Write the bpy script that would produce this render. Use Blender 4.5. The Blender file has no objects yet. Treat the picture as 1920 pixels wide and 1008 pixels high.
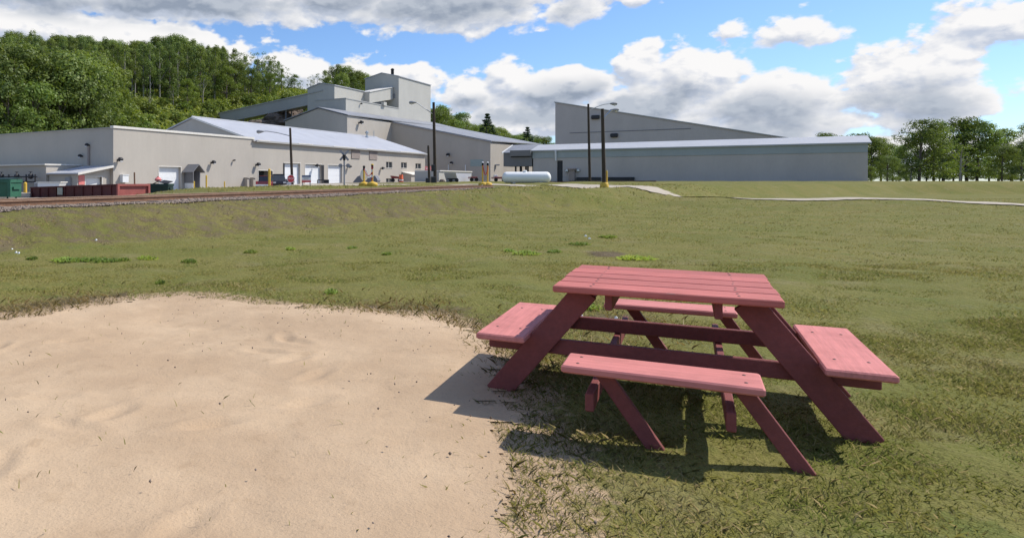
import bpy, math, random
import numpy as np
from mathutils import Vector, Matrix
R = math.radians
random.seed(7); RNG = np.random.default_rng(7)
SC = bpy.context.scene
COL = SC.collection

# ------------------------------------------------------------------ camera
FPX, CX, HY, CAMZ = 1300.0, 600.0, 340.0, 1.35
cd = bpy.data.cameras.new("camera"); cam = bpy.data.objects.new("camera", cd); COL.objects.link(cam)
cam.location = (0, 0, CAMZ); cam.rotation_euler = (R(90), 0, 0)
cd.sensor_fit = 'HORIZONTAL'; cd.sensor_width = 36.0; cd.lens = FPX / 1920 * 36
cd.shift_x = (960 - CX) / 1920; cd.shift_y = -(504 - HY) / 1920
cd.clip_start = 0.05; cd.clip_end = 9000
SC.camera = cam

# directions of the site: U along the long white front wall, V away from us into the buildings
U = Vector((.549, .836, 0)).normalized(); V = Vector((-U.y, U.x, 0))
SUN = (U * 1.15 - V * 1.1 + Vector((0, 0, 1.75))).normalized()

# ------------------------------------------------------------------ sun, sky, exposure
SC.view_settings.view_transform = 'Standard'; SC.view_settings.look = 'None'
SC.view_settings.exposure = 0.0; SC.view_settings.gamma = 1.0
SC.render.film_transparent = False
try:
    SC.cycles.use_denoising = True; SC.cycles.max_bounces = 6; SC.cycles.transparent_max_bounces = 6
    SC.cycles.caustics_reflective = False; SC.cycles.caustics_refractive = False
except Exception: pass
sl = bpy.data.lights.new("sun", 'SUN'); sl.energy = 4.7; sl.angle = R(.5); sl.color = (1, .95, .87)
so = bpy.data.objects.new("sun", sl); COL.objects.link(so)
so.rotation_euler = SUN.to_track_quat('Z', 'Y').to_euler(); so.location = (40, 0, 60)

class NT:
    """tiny helper for node trees"""
    def __init__(s, nt): s.nt = nt; s.L = nt.links.new
    def n(s, t, **kw):
        k = s.nt.nodes.new(t)
        for a, b in kw.items(): setattr(k, a, b)
        return k
    def setin(s, sock, v):
        if isinstance(v, bpy.types.NodeSocket): s.L(v, sock)
        elif v is not None: sock.default_value = v
    def m(s, op, a, b=None, c=None, clamp=False):
        k = s.n('ShaderNodeMath', operation=op, use_clamp=clamp)
        for i, v in enumerate((a, b, c)): s.setin(k.inputs[i], v) if v is not None else None
        return k.outputs[0]
    def vm(s, op, a, b=None):
        k = s.n('ShaderNodeVectorMath', operation=op)
        s.setin(k.inputs[0], a)
        if b is not None: s.setin(k.inputs[3] if op == 'SCALE' else k.inputs[1], b)
        return k.outputs['Value'] if op in ('DOT_PRODUCT', 'LENGTH') else k.outputs[0]
    def mix(s, f, a, b, mode='MIX'):
        k = s.n('ShaderNodeMix', data_type='RGBA', blend_type=mode)
        s.setin(k.inputs[0], f); s.setin(k.inputs[6], a); s.setin(k.inputs[7], b)
        return k.outputs[2]
    def noise(s, vec, scale, detail=4, rough=.55):
        k = s.n('ShaderNodeTexNoise'); s.setin(k.inputs['Vector'], vec)
        k.inputs['Scale'].default_value = scale; k.inputs['Detail'].default_value = detail; k.inputs['Roughness'].default_value = rough
        return k.outputs[0]
    def step(s, v, lo, hi):
        k = s.n('ShaderNodeMapRange', interpolation_type='SMOOTHSTEP')
        s.setin(k.inputs[0], v); k.inputs[1].default_value = lo; k.inputs[2].default_value = hi
        return k.outputs[0]
def rgb(c): return (c[0], c[1], c[2], 1.0)

def build_world():
    w = bpy.data.worlds.new("World"); SC.world = w; w.use_nodes = True
    nt = w.node_tree; nt.nodes.clear(); T = NT(nt)
    out = T.n('ShaderNodeOutputWorld'); bg = T.n('ShaderNodeBackground'); bg.inputs[1].default_value = .1
    T.L(bg.outputs[0], out.inputs[0])
    sky = T.n('ShaderNodeTexSky'); sky.sky_type = 'NISHITA'; sky.sun_disc = False
    sky.sun_elevation = math.asin(SUN.z); sky.sun_rotation = math.atan2(SUN.x, SUN.y)
    sky.altitude = 300; sky.air_density = 1.0; sky.dust_density = .6; sky.ozone_density = 2.0
    def ang(x, y):
        a = math.atan((x - CX) / FPX); return a, math.atan((HY - y) / FPX * math.cos(a))
    # ---- cloud field as a group of the direction vector
    def field(name, blobs, k_noise, bias_out):
        g = bpy.data.node_groups.new(name, 'ShaderNodeTree')
        g.interface.new_socket('dir', in_out='INPUT', socket_type='NodeSocketVector')
        g.interface.new_socket('d', in_out='OUTPUT', socket_type='NodeSocketFloat')
        G = NT(g); gi = G.n('NodeGroupInput'); go = G.n('NodeGroupOutput')
        d = gi.outputs[0]
        sp = G.n('ShaderNodeSeparateXYZ'); G.L(d, sp.inputs[0])
        az = G.m('ARCTAN2', sp.outputs[0], sp.outputs[1]); el = G.m('ARCSINE', sp.outputs[2])
        cur = None
        for (x, y, rx, ry, wgt) in blobs:
            a, e = ang(x, y); ra = rx / FPX * math.cos(a) ** 2; re = ry / FPX * math.cos(a)
            p = G.m('MULTIPLY_ADD', az, 1 / ra, -a / ra); q = G.m('MULTIPLY_ADD', el, 1 / re, -e / re)
            rr = G.m('SQRT', G.m('ADD', G.m('MULTIPLY', p, p), G.m('MULTIPLY', q, q)))
            v = G.m('MULTIPLY', G.m('SUBTRACT', 1.0, rr), wgt)
            cur = v if cur is None else G.m('SMOOTH_MAX', cur, v, .12)
        outw = G.m('MAXIMUM', G.step(G.m('ABSOLUTE', G.m('SUBTRACT', az, .1)), .52, .75), G.step(el, .27, .4))
        mp = G.n('ShaderNodeMapping'); G.L(d, mp.inputs[0]); mp.inputs['Scale'].default_value = (1, 1, 1.7)
        if bias_out is not None:
            far = G.m('MULTIPLY_ADD', G.m('SUBTRACT', G.noise(mp.outputs[0], 4.2, 3), .5), 3.0, bias_out if bias_out > 0 else .35)
            far = G.m('SUBTRACT', far, G.m('MULTIPLY', G.m('SUBTRACT', 1.0, outw), 3.0))
            cur = G.m('MAXIMUM', cur, far)
        f1 = G.noise(mp.outputs[0], 24, 7, .6)
        f2 = G.noise(mp.outputs[0], 9, 3, .5)
        wv = G.vm('ADD', mp.outputs[0], G.vm('SCALE', (1, 1, 1), G.m('MULTIPLY', G.m('SUBTRACT', f1, .5), .02)))
        vo = G.n('ShaderNodeTexVoronoi'); vo.feature = 'F1'; vo.inputs['Scale'].default_value = 13; vo.inputs['Detail'].default_value = 3; vo.inputs['Roughness'].default_value = .5
        G.L(wv, vo.inputs['Vector'])
        ff = G.m('ADD', G.m('MULTIPLY', G.m('SUBTRACT', f1, .5), k_noise * .75), G.m('MULTIPLY', G.m('SUBTRACT', f2, .5), k_noise * .6))
        ff = G.m('ADD', ff, G.m('MULTIPLY', G.m('SUBTRACT', .62, vo.outputs['Distance']), k_noise * .5))
        if bias_out > 0:
            v2 = G.n('ShaderNodeTexVoronoi'); v2.feature = 'F1'; v2.inputs['Scale'].default_value = 38; v2.inputs['Detail'].default_value = 2; v2.inputs['Roughness'].default_value = .5; G.L(wv, v2.inputs['Vector'])
            ff = G.m('ADD', ff, G.m('MULTIPLY', G.m('SUBTRACT', .5, v2.outputs['Distance']), .22))
        G.L(G.m('ADD', cur, ff if bias_out > 0 else G.m('MULTIPLY', G.m('SUBTRACT', f2, .5), 1.2)), go.inputs[0])
        return g
    cover = [ # x, y, rx, ry, weight  (seen from the lawn)
        (60, -20, 330, 62, 1.2), (330, -10, 330, 72, 1.4), (620, 0, 210, 62, 1.2), (880, 0, 300, 74, 1.4), (1060, 20, 110, 48, 1.0),
        (60, 55, 320, 60, 1.2), (230, 80, 280, 70, 1.4), (420, 100, 150, 46, 1.0), (20, 110, 160, 70, 1.),
        (560, 135, 95, 50, 1.1), (680, 150, 130, 48, 1.2), (780, 160, 75, 50, 1.0), (600, 200, 200, 60, 1.0),
        (960, 150, 72, 50, 1.1), (880, 175, 70, 52, 1.0), (1020, 175, 120, 60, 1.2), (1110, 160, 110, 52, 1.2), (1185, 118, 80, 50, 1.3), (945, 140, 52, 36, 1.2), (1085, 145, 60, 36, 1.2),
        (1000, 230, 260, 66, 1.3), (1200, 210, 190, 90, 1.3), (1300, 150, 130, 80, 1.2), (1200, -6, 110, 34, .9), (1420, 210, 260, 90, 1.2),
        (1480, 60, 190, 46, .9), (1700, 170, 240, 110, 1.1), (1850, 40, 200, 60, 1.0), (1650, 280, 500, 40, .9), (900, 300, 800, 34, .8)]
    grey = [(350, 14, 260, 44, 1.2), (60, -4, 180, 34, 1.0), (560, -4, 200, 40, 1.0), (830, 6, 220, 42, 1.2), (1000, 26, 120, 36, .8),
        (1000, 205, 190, 34, 1.5), (1170, 205, 170, 62, 1.8), (1080, 190, 120, 34, 1.0), (880, 200, 60, 20, 1.0), (1350, 230, 200, 60, 1.1), (1700, 200, 200, 50, .9),
        (620, 200, 150, 40, .7), (880, 215, 80, 28, .7)]
    gc = field("cloud_cover", cover, 1.2, .02); gg = field("cloud_shade", grey, 1.1, -.0001)
    tc = T.n('ShaderNodeTexCoord'); dv = T.vm('NORMALIZE', tc.outputs['Generated'])
    def call(g, v):
        k = T.n('ShaderNodeGroup'); k.node_tree = g; T.L(v, k.inputs[0]); return k.outputs[0]
    d0 = call(gc, dv)
    dv2 = T.vm('NORMALIZE', T.vm('ADD', dv, (.006, 0, .010)))
    d1 = call(gc, dv2)
    sh = call(gg, dv)
    cov = T.step(d0, -.14, .10)
    relief = T.m('MULTIPLY_ADD', T.m('SUBTRACT', d0, d1), 2.2, .68, clamp=True)
    sh = T.m('MULTIPLY', T.step(sh, -.4, .6), T.step(d0, .02, .6))
    white = T.mix(relief, rgb((5.6, 6.2, 7.4)), rgb((9.6, 9.5, 9.5)))
    dark = T.mix(relief, rgb((3.0, 3.55, 4.5)), rgb((5.0, 5.5, 6.3)))
    cl = T.mix(sh, white, dark)
    skc = T.mix(1.0, sky.outputs[0], rgb((1.08, 1.32, 1.66)), 'MULTIPLY')
    T.L(T.mix(cov, skc, cl), bg.inputs[0])
    w.cycles.sampling_method = 'MANUAL'; w.cycles.sample_map_resolution = 512
build_world()

# ------------------------------------------------------------------ materials
def mat(name, col, rough=.7, metal=0.0, var=.18, scale=3.0, bump=0.0, bscale=None, col2=None, streak=None, spec=.35, dirt=None):
    m = bpy.data.materials.new(name); m.use_nodes = True; T = NT(m.node_tree)
    b = m.node_tree.nodes['Principled BSDF']
    b.inputs['Roughness'].default_value = rough; b.inputs['Metallic'].default_value = metal
    b.inputs['Specular IOR Level'].default_value = spec
    geo = T.n('ShaderNodeNewGeometry'); tc = T.n('ShaderNodeTexCoord')
    vec = tc.outputs['Object']
    if streak:
        mp = T.n('ShaderNodeMapping'); T.L(vec, mp.inputs[0]); mp.inputs['Scale'].default_value = streak; vec = mp.outputs[0]
    n1 = T.noise(vec, scale, 5, .6); n2 = T.noise(vec, scale * 6.3, 4, .6)
    f = T.m('MULTIPLY_ADD', T.m('ADD', T.m('SUBTRACT', n1, .5), T.m('MULTIPLY', T.m('SUBTRACT', n2, .5), .7)), 2 * var * 2, 1.0)
    c = T.vm('SCALE', rgb(col)[:3], f)
    if col2: c = T.mix(T.step(n1, .45, .65), c, rgb(col2))
    if dirt:
        sp = T.n('ShaderNodeSeparateXYZ'); T.L(geo.outputs['Position'], sp.inputs[0])
        c = T.mix(T.m('MULTIPLY', T.step(n2, .5, .75), dirt[1]), c, rgb(dirt[0]))
    T.L(c, b.inputs['Base Color'])
    if bump:
        bp = T.n('ShaderNodeBump'); bp.inputs['Strength'].default_value = bump; bp.inputs['Distance'].default_value = .02
        T.L(T.noise(vec, bscale or scale * 8, 5, .6), bp.inputs['Height']); T.L(bp.outputs[0], b.inputs['Normal'])
    return m

def mat_siding(name, col, pitch=.62, stain=.10, rough=.55, metal=0.0, seam_axis=None, depth=.02):
    """ribbed sheet metal: ribs run up the wall (or down the roof slope)"""
    m = bpy.data.materials.new(name); m.use_nodes = True; T = NT(m.node_tree); b = m.node_tree.nodes['Principled BSDF']
    geo = T.n('ShaderNodeNewGeometry'); P = geo.outputs['Position']; N = geo.outputs['True Normal']
    pu = T.vm('DOT_PRODUCT', P, tuple(U)); pv = T.vm('DOT_PRODUCT', P, tuple(V))
    if seam_axis == 'U': s = pu
    else:
        nu = T.m('ABSOLUTE', T.vm('DOT_PRODUCT', N, tuple(U)))
        k = T.n('ShaderNodeMix', data_type='FLOAT'); T.L(T.m('GREATER_THAN', nu, .5), k.inputs[0]); T.L(pu, k.inputs[2]); T.L(pv, k.inputs[3]); s = k.outputs[0]
    ph = T.m('FRACT', T.m('DIVIDE', s, pitch))
    rib = T.step(T.m('ABSOLUTE', T.m('SUBTRACT', ph, .5)), .28, .36)
    sheet = T.m('FLOOR', T.m('DIVIDE', s, pitch * 5))
    wn = T.n('ShaderNodeTexWhiteNoise', noise_dimensions='1D'); T.L(sheet, wn.inputs['W'])
    mp = T.n('ShaderNodeMapping'); T.L(P, mp.inputs[0]); mp.inputs['Scale'].default_value = (1, 1, .45)
    st = T.noise(mp.outputs[0], .30, 6, .62); fine = T.noise(mp.outputs[0], 4.0, 4, .6)
    f = T.m('MULTIPLY_ADD', T.m('SUBTRACT', st, .5), stain * 3, 1.0)
    f = T.m('ADD', f, T.m('MULTIPLY', T.m('SUBTRACT', wn.outputs[0], .5), .025))
    f = T.m('ADD', f, T.m('MULTIPLY', T.m('SUBTRACT', fine, .5), stain))
    T.L(T.vm('SCALE', rgb(col)[:3], f), b.inputs['Base Color'])
    bp = T.n('ShaderNodeBump'); bp.inputs['Strength'].default_value = .06; bp.inputs['Distance'].default_value = depth
    T.L(rib, bp.inputs['Height']); T.L(bp.outputs[0], b.inputs['Normal'])
    b.inputs['Roughness'].default_value = rough; b.inputs['Metallic'].default_value = metal; b.inputs['Specular IOR Level'].default_value = .25
    return m

def mat_leaf(name, c1, c2, c3, trans=.35, up=0.0):
    m = bpy.data.materials.new(name); m.use_nodes = True; T = NT(m.node_tree); nt = m.node_tree
    nt.nodes.clear(); out = T.n('ShaderNodeOutputMaterial')
    geo = T.n('ShaderNodeNewGeometry'); oi = T.n('ShaderNodeObjectInfo'); tc = T.n('ShaderNodeTexCoord')
    cl = T.noise(tc.outputs['Object'], .55, 3, .6)
    r = geo.outputs['Random Per Island']
    c = T.mix(T.step(cl, .38, .62), rgb(c1), rgb(c2))
    c = T.mix(T.m('MULTIPLY', T.m('POWER', r, 2.0), .75), c, rgb(c3))
    c = T.vm('SCALE', c, T.m('MULTIPLY_ADD', oi.outputs['Random'], .6, .74))
    warm = T.mix(T.m('MULTIPLY', T.m('FRACT', T.m('MULTIPLY', oi.outputs['Random'], 7.31)), .55), c, T.vm('MULTIPLY', c, (1.35, 1.05, .6)))
    d = T.n('ShaderNodeBsdfDiffuse'); t = T.n('ShaderNodeBsdfTranslucent'); gl = T.n('ShaderNodeBsdfGlossy'); gl.inputs['Roughness'].default_value = .5
    T.L(warm, d.inputs[0]); T.L(T.vm('MULTIPLY', warm, (1.15, 1.2, .6)), t.inputs[0]); gl.inputs[0].default_value = (.5, .55, .5, 1)
    if up: T.L(T.vm('NORMALIZE', T.vm('ADD', T.vm('SCALE', geo.outputs['Normal'], 1 - up), (0, 0, up))), d.inputs['Normal'])
    mx = T.n('ShaderNodeMixShader'); mx.inputs[0].default_value = trans; T.L(d.outputs[0], mx.inputs[1]); T.L(t.outputs[0], mx.inputs[2])
    m2 = T.n('ShaderNodeMixShader'); m2.inputs[0].default_value = .035; T.L(mx.outputs[0], m2.inputs[1]); T.L(gl.outputs[0], m2.inputs[2])
    T.L(m2.outputs[0], out.inputs[0])
    return m

M = {}
M['wall'] = mat_siding('beige_siding', (.475, .43, .37))
M['wall_grey'] = mat_siding('grey_siding', (.41, .40, .375))
M['wall_tower'] = mat_siding('pale_siding', (.48, .46, .41), pitch=.9)
M['wall_blue'] = mat_siding('blue_grey_siding', (.50, .45, .41), pitch=.75)
M['roof'] = mat_siding('roof_sheet', (.44, .445, .47), pitch=.61, stain=.14, rough=.5, metal=0, seam_axis='U')
M['roof_old'] = mat_siding('old_roof_sheet', (.27, .275, .29), pitch=.9, stain=.3, rough=.55, seam_axis='U')
M['gallery'] = mat_siding('dark_siding', (.19, .185, .18), pitch=.75)
M['roof_low'] = mat_siding('roof_sheet_low', (.47, .47, .475), pitch=.6, stain=.1, rough=.5, metal=0)
M['white'] = mat('white_paint', (.78, .78, .77), .45, var=.05)
M['white_door'] = mat('white_door_paint', (.80, .81, .82), .45, var=.04)
M['cream'] = mat('cream_trim', (.74, .70, .63), .5, var=.1)
M['grey'] = mat('grey_paint', (.30, .30, .31), .6, var=.12)
M['midgrey'] = mat('mid_grey_paint', (.19, .19, .20), .6, var=.12)
M['dark'] = mat('dark_paint', (.030, .030, .033), .5, var=.25)
M['black'] = mat('black_rubber', (.014, .014, .015), .7, var=.3)
M['shadowy'] = mat('bay_shade_paint', (.05, .055, .06), .8, var=.2)
M['glass'] = mat('window_glass', (.05, .055, .06), .12, var=.2, spec=.6)
M['steel'] = mat('galvanised_steel', (.50, .51, .52), .35, .7, var=.15)
M['pole'] = mat('creosoted_pole', (.060, .045, .032), .85, var=.35, scale=2, streak=(4, 4, .5))
M['yellow'] = mat('yellow_paint', (.72, .46, .06), .5, var=.16, scale=5, dirt=((.25, .16, .05), .6))
M['rust'] = mat('rusty_rail', (.20, .11, .066), .75, .1, var=.3, scale=4)
M['railtop'] = mat('worn_rail', (.42, .31, .23), .5, .1, var=.2)
M['tie'] = mat('sleeper_wood', (.24, .19, .15), .9, var=.35, scale=5)
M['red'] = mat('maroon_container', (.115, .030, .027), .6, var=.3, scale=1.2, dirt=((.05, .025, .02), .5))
M['redlit'] = mat('sunlit_red_container', (.30, .085, .07), .6, var=.22, scale=1.5)  # lighter copy of the container red, sunlight put into the colour
M['green'] = mat('dumpster_green', (.035, .125, .075), .5, var=.2, scale=1.5, dirt=((.04, .06, .04), .5))
M['dkgreen'] = mat('dark_green_paint', (.012, .035, .026), .5, var=.2)
M['tan'] = mat('tan_louvre', (.33, .27, .235), .65, var=.1)
M['stopred'] = mat('sign_red', (.55, .04, .045), .45, var=.05)
M['orange'] = mat('orange_plastic', (.75, .14, .05), .5, var=.1)
M['pink'] = mat('pinkish_red_banner', (.72, .22, .2), .6, var=.1)
M['blue'] = mat('sign_blue', (.06, .10, .2), .5, var=.1)
M['tank'] = mat('tank_white', (.88, .87, .84), .5, var=.03, scale=1.0, spec=.3)
M['concrete'] = mat('concrete', (.50, .45, .38), .9, var=.12, scale=4, bump=.3)
M['silver'] = mat('silver_paint', (.50, .50, .53), .4, 0, var=.03)
M['carblack'] = mat('charcoal_car_paint', (.045, .042, .05), .22, .2, var=.05, spec=.6)
M['carred'] = mat('dull_red_car_paint', (.26, .05, .05), .25, .1, var=.05, spec=.6)
M['carwhite'] = mat('white_car_paint', (.70, .70, .70), .25, 0, var=.03, spec=.6)
M['rock'] = mat('rock', (.19, .145, .115), .95, var=.4, scale=.5, bump=1.0, bscale=2, col2=(.09, .075, .06))
M['bark'] = mat('tree_bark', (.13, .105, .085), .95, var=.4, scale=1.5, streak=(3, 3, .6))
M['palebark'] = mat('pale_aspen_bark', (.27, .25, .21), .9, var=.3, scale=1.5)
M['tablewood'] = mat('red_painted_boards', (.50, .165, .15), .62, var=.16, scale=6, streak=(.6, 7, 7), bump=.35, bscale=14, dirt=((.24, .08, .075), .55))
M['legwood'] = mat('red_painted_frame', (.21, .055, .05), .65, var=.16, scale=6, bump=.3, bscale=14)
def mat_wood(name, col, bare, wear=.5):
    m = bpy.data.materials.new(name); m.use_nodes = True; T = NT(m.node_tree); b = m.node_tree.nodes['Principled BSDF']
    b.inputs['Specular IOR Level'].default_value = .22
    tc = T.n('ShaderNodeTexCoord'); r = T.n('ShaderNodeNewGeometry').outputs['Random Per Island']
    mp = T.n('ShaderNodeMapping'); T.L(tc.outputs['Object'], mp.inputs[0]); mp.inputs['Scale'].default_value = (1.2, 26, 26)
    off = T.vm('ADD', mp.outputs[0], T.vm('SCALE', (13, 7, 5), r))
    gr = T.noise(off, 2.2, 6, .65); bl = T.noise(tc.outputs['Object'], 4.5, 4, .6); fine = T.noise(off, 9, 4, .6)
    c = T.vm('SCALE', rgb(col)[:3], T.m('MULTIPLY_ADD', r, .34, .80))
    c = T.vm('SCALE', c, T.m('MULTIPLY_ADD', T.m('SUBTRACT', gr, .5), .75, 1.0))
    c = T.mix(T.m('MULTIPLY', T.step(bl, .42, .7), .35), c, T.vm('SCALE', c, .62))
    w = T.m('MULTIPLY', T.step(fine, .60, .70), T.step(bl, .46, .60))
    c = T.mix(T.m('MULTIPLY', w, wear), c, rgb(bare))
    T.L(c, b.inputs['Base Color']); T.L(T.m('MULTIPLY_ADD', bl, .3, .55), b.inputs['Roughness'])
    bp = T.n('ShaderNodeBump'); bp.inputs['Strength'].default_value = .5; bp.inputs['Distance'].default_value = .004
    T.L(gr, bp.inputs['Height']); T.L(bp.outputs[0], b.inputs['Normal']); return m
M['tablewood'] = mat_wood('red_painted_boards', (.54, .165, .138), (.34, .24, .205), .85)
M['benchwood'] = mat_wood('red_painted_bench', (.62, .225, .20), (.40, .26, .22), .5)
M['benchwood_old'] = mat('red_painted_bench', (.58, .215, .20), .6, var=.10, scale=5, streak=(.6, 5, 5), bump=.25, bscale=14)
M['bolt'] = mat('dull_bolt_head', (.10, .075, .065), .6, .3, var=.2)
M['leaf'] = mat_leaf('tree_leaves', (.120, .180, .052), (.170, .235, .066), (.21, .26, .09), .42)
M['leaf_light'] = mat_leaf('light_leaves', (.095, .155, .032), (.145, .21, .046), (.20, .25, .07), .4)
M['leaf_dark'] = mat_leaf('dark_needles', (.022, .045, .022), (.038, .066, .027), (.055, .085, .034), .15)
M['leaf_shrub'] = mat_leaf('shrub_leaves', (.165, .225, .050), (.215, .27, .06), (.26, .30, .085), .4)
M['leaf_weed'] = mat_leaf('weed_leaves', (.15, .24, .05), (.20, .29, .06), (.24, .30, .08), .3, .6)
M['leaf_dry'] = mat_leaf('dry_weeds', (.28, .19, .095), (.34, .24, .12), (.17, .17, .06), .3, .6)

# ------------------------------------------------------------------ mesh tools
class MB:
    def __init__(s): s.v = []; s.f = []
    def add(s, vs, fs):
        o = len(s.v); s.v += [Vector(p) for p in vs]; s.f += [tuple(o + i for i in f) for f in fs]; return s
    def hexa(s, p):   # 8 corners: bottom ring 0-3, top ring 4-7
        return s.add(p, [(3, 2, 1, 0), (4, 5, 6, 7), (0, 1, 5, 4), (1, 2, 6, 5), (2, 3, 7, 6), (3, 0, 4, 7)])
    def box(s, c, d, rot=None, bev=0.0):
        x, y, z = d[0] / 2, d[1] / 2, d[2] / 2
        if bev:
            b = min(bev, x * .9, y * .9, z * .9); vs = []
            for sz in (-1, 1):
                for k, (zz, ins) in enumerate(((z * sz, b), ((z - b) * sz, 0))):
                    pass
            rings = [(-z, b), (-z + b, 0), (z - b, 0), (z, b)]; pts = []
            for zz, i in rings:
                X, Y = x - i, y - i; q = b * .7
                pts += [(-X + q, -Y, zz), (X - q, -Y, zz), (X, -Y + q, zz), (X, Y - q, zz), (X - q, Y, zz), (-X + q, Y, zz), (-X, Y - q, zz), (-X, -Y + q, zz)]
            fs = [tuple(range(7, -1, -1)), tuple(range(24, 32))]
            for r in range(3):
                for i in range(8): fs.append((r * 8 + i, r * 8 + (i + 1) % 8, r * 8 + 8 + (i + 1) % 8, r * 8 + 8 + i))
        else:
            pts = [(-x, -y, -z), (x, -y, -z), (x, y, -z), (-x, y, -z), (-x, -y, z), (x, -y, z), (x, y, z), (-x, y, z)]
            fs = [(3, 2, 1, 0), (4, 5, 6, 7), (0, 1, 5, 4), (1, 2, 6, 5), (2, 3, 7, 6), (3, 0, 4, 7)]
        mtx = Matrix.Translation(c) @ (rot.to_4x4() if rot is not None else Matrix.Identity(4))
        return s.add([mtx @ Vector(p) for p in pts], fs)
    def tube(s, path, r, seg=8, caps=True):
        path = [Vector(p) for p in path]; n = len(path)
        rs = r if isinstance(r, (list, tuple)) else [r] * n
        rings = []; up = Vector((0, 0, 1))
        for i, p in enumerate(path):
            t = (path[min(i + 1, n - 1)] - path[max(i - 1, 0)]).normalized()
            a = t.cross(Vector((1, 0, 0)) if abs(t.z) > .9 else up).normalized(); b = t.cross(a).normalized()
            rings.append([p + (a * math.cos(2 * math.pi * k / seg) + b * math.sin(2 * math.pi * k / seg)) * rs[i] for k in range(seg)])
        vs = [q for rg in rings for q in rg]; fs = []
        for i in range(n - 1):
            for k in range(seg): fs.append((i * seg + k, i * seg + (k + 1) % seg, (i + 1) * seg + (k + 1) % seg, (i + 1) * seg + k))
        if caps: fs += [tuple(range(seg - 1, -1, -1)), tuple((n - 1) * seg + k for k in range(seg))]
        return s.add(vs, fs)
    def lathe(s, prof, c=(0, 0, 0), seg=16, axis=None):
        c = Vector(c); q = Vector((0, 0, 1)).rotation_difference(Vector(axis)) if axis is not None else None
        vs = []
        for (r, z) in prof:
            for k in range(seg):
                p = Vector((r * math.cos(2 * math.pi * k / seg), r * math.sin(2 * math.pi * k / seg), z))
                vs.append(c + (q @ p if q else p))
        fs = []
        for i in range(len(prof) - 1):
            for k in range(seg): fs.append((i * seg + k, i * seg + (k + 1) % seg, (i + 1) * seg + (k + 1) % seg, (i + 1) * seg + k))
        fs += [tuple(range(seg - 1, -1, -1)), tuple((len(prof) - 1) * seg + k for k in range(seg))]
        return s.add(vs, fs)
    def prism(s, poly, d):   # polygon of 3-D points pushed along d
        d = Vector(d); n = len(poly); poly = [Vector(p) for p in poly]
        fs = [tuple(range(n - 1, -1, -1)), tuple(range(n, 2 * n))] + [(i, (i + 1) % n, n + (i + 1) % n, n + i) for i in range(n)]
        return s.add(poly + [p + d for p in poly], fs)

def tag(o, label=None, cat=None, group=None, kind=None):
    if label: o['label'] = label
    if cat: o['category'] = cat
    if group: o['group'] = group
    if kind: o['kind'] = kind
    return o
def mesh_obj(name, mb, m, parent=None, origin=None, smooth=False, fixn=True):
    """link one mesh object; verts are world positions when origin is given (or the parent's place is known), else local"""
    me = bpy.data.meshes.new(name)
    o0 = Vector(origin) if origin is not None else (Vector(parent['_o']) if parent is not None and '_o' in parent else Vector((0, 0, 0)))
    me.from_pydata([tuple(p - o0) for p in mb.v], [], mb.f); me.update()
    if fixn:
        import bmesh
        bm = bmesh.new(); bm.from_mesh(me); bmesh.ops.recalc_face_normals(bm, faces=bm.faces); bm.to_mesh(me); bm.free()
    if smooth:
        me.polygons.foreach_set('use_smooth', [True] * len(me.polygons))
        try: me.set_sharp_from_angle(angle=R(38))
        except Exception: pass
    me.materials.append(m)
    o = bpy.data.objects.new(name, me); COL.objects.link(o)
    if parent is not None: o.parent = parent
    elif origin is not None: o.location = o0
    return o
def np_obj(name, verts, faces, m, smooth=False):
    me = bpy.data.meshes.new(name); verts = np.asarray(verts, np.float32); faces = np.asarray(faces, np.int32); k = faces.shape[1]
    me.vertices.add(len(verts)); me.vertices.foreach_set('co', verts.ravel())
    me.loops.add(faces.size); me.loops.foreach_set('vertex_index', faces.ravel())
    me.polygons.add(len(faces)); me.polygons.foreach_set('loop_start', np.arange(0, faces.size, k, dtype=np.int32))
    if smooth: me.polygons.foreach_set('use_smooth', np.ones(len(faces), bool))
    me.update(calc_edges=True); me.validate(); me.materials.append(m)
    o = bpy.data.objects.new(name, me); COL.objects.link(o); return o
def thing(name, loc, label, cat, group=None, rz=0, world_parts=True):
    o = bpy.data.objects.new(name, None); COL.objects.link(o); o.location = loc; o.rotation_euler = (0, 0, rz)
    o.empty_display_size = .3
    if world_parts: o['_o'] = tuple(loc)
    return tag(o, label, cat, group)
def copy_tree(o, parent=None):
    c = o.copy(); COL.objects.link(c)
    if parent is not None: c.parent = parent
    for ch in list(o.children): copy_tree(ch, c)
    return c
def PX(x, y, Y): return Vector(((x - CX) / FPX * Y, Y, CAMZ - (y - HY) / FPX * Y))
def uz(A, d, x):  # how far along direction d from A until the sight line of column x is met
    k = (x - CX) / FPX; return (k * A.y - A.x) / (d.x - k * d.y)
def at(A, u, v, z): return Vector((A.x + U.x * u + V.x * v, A.y + U.y * u + V.y * v, z))

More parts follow.
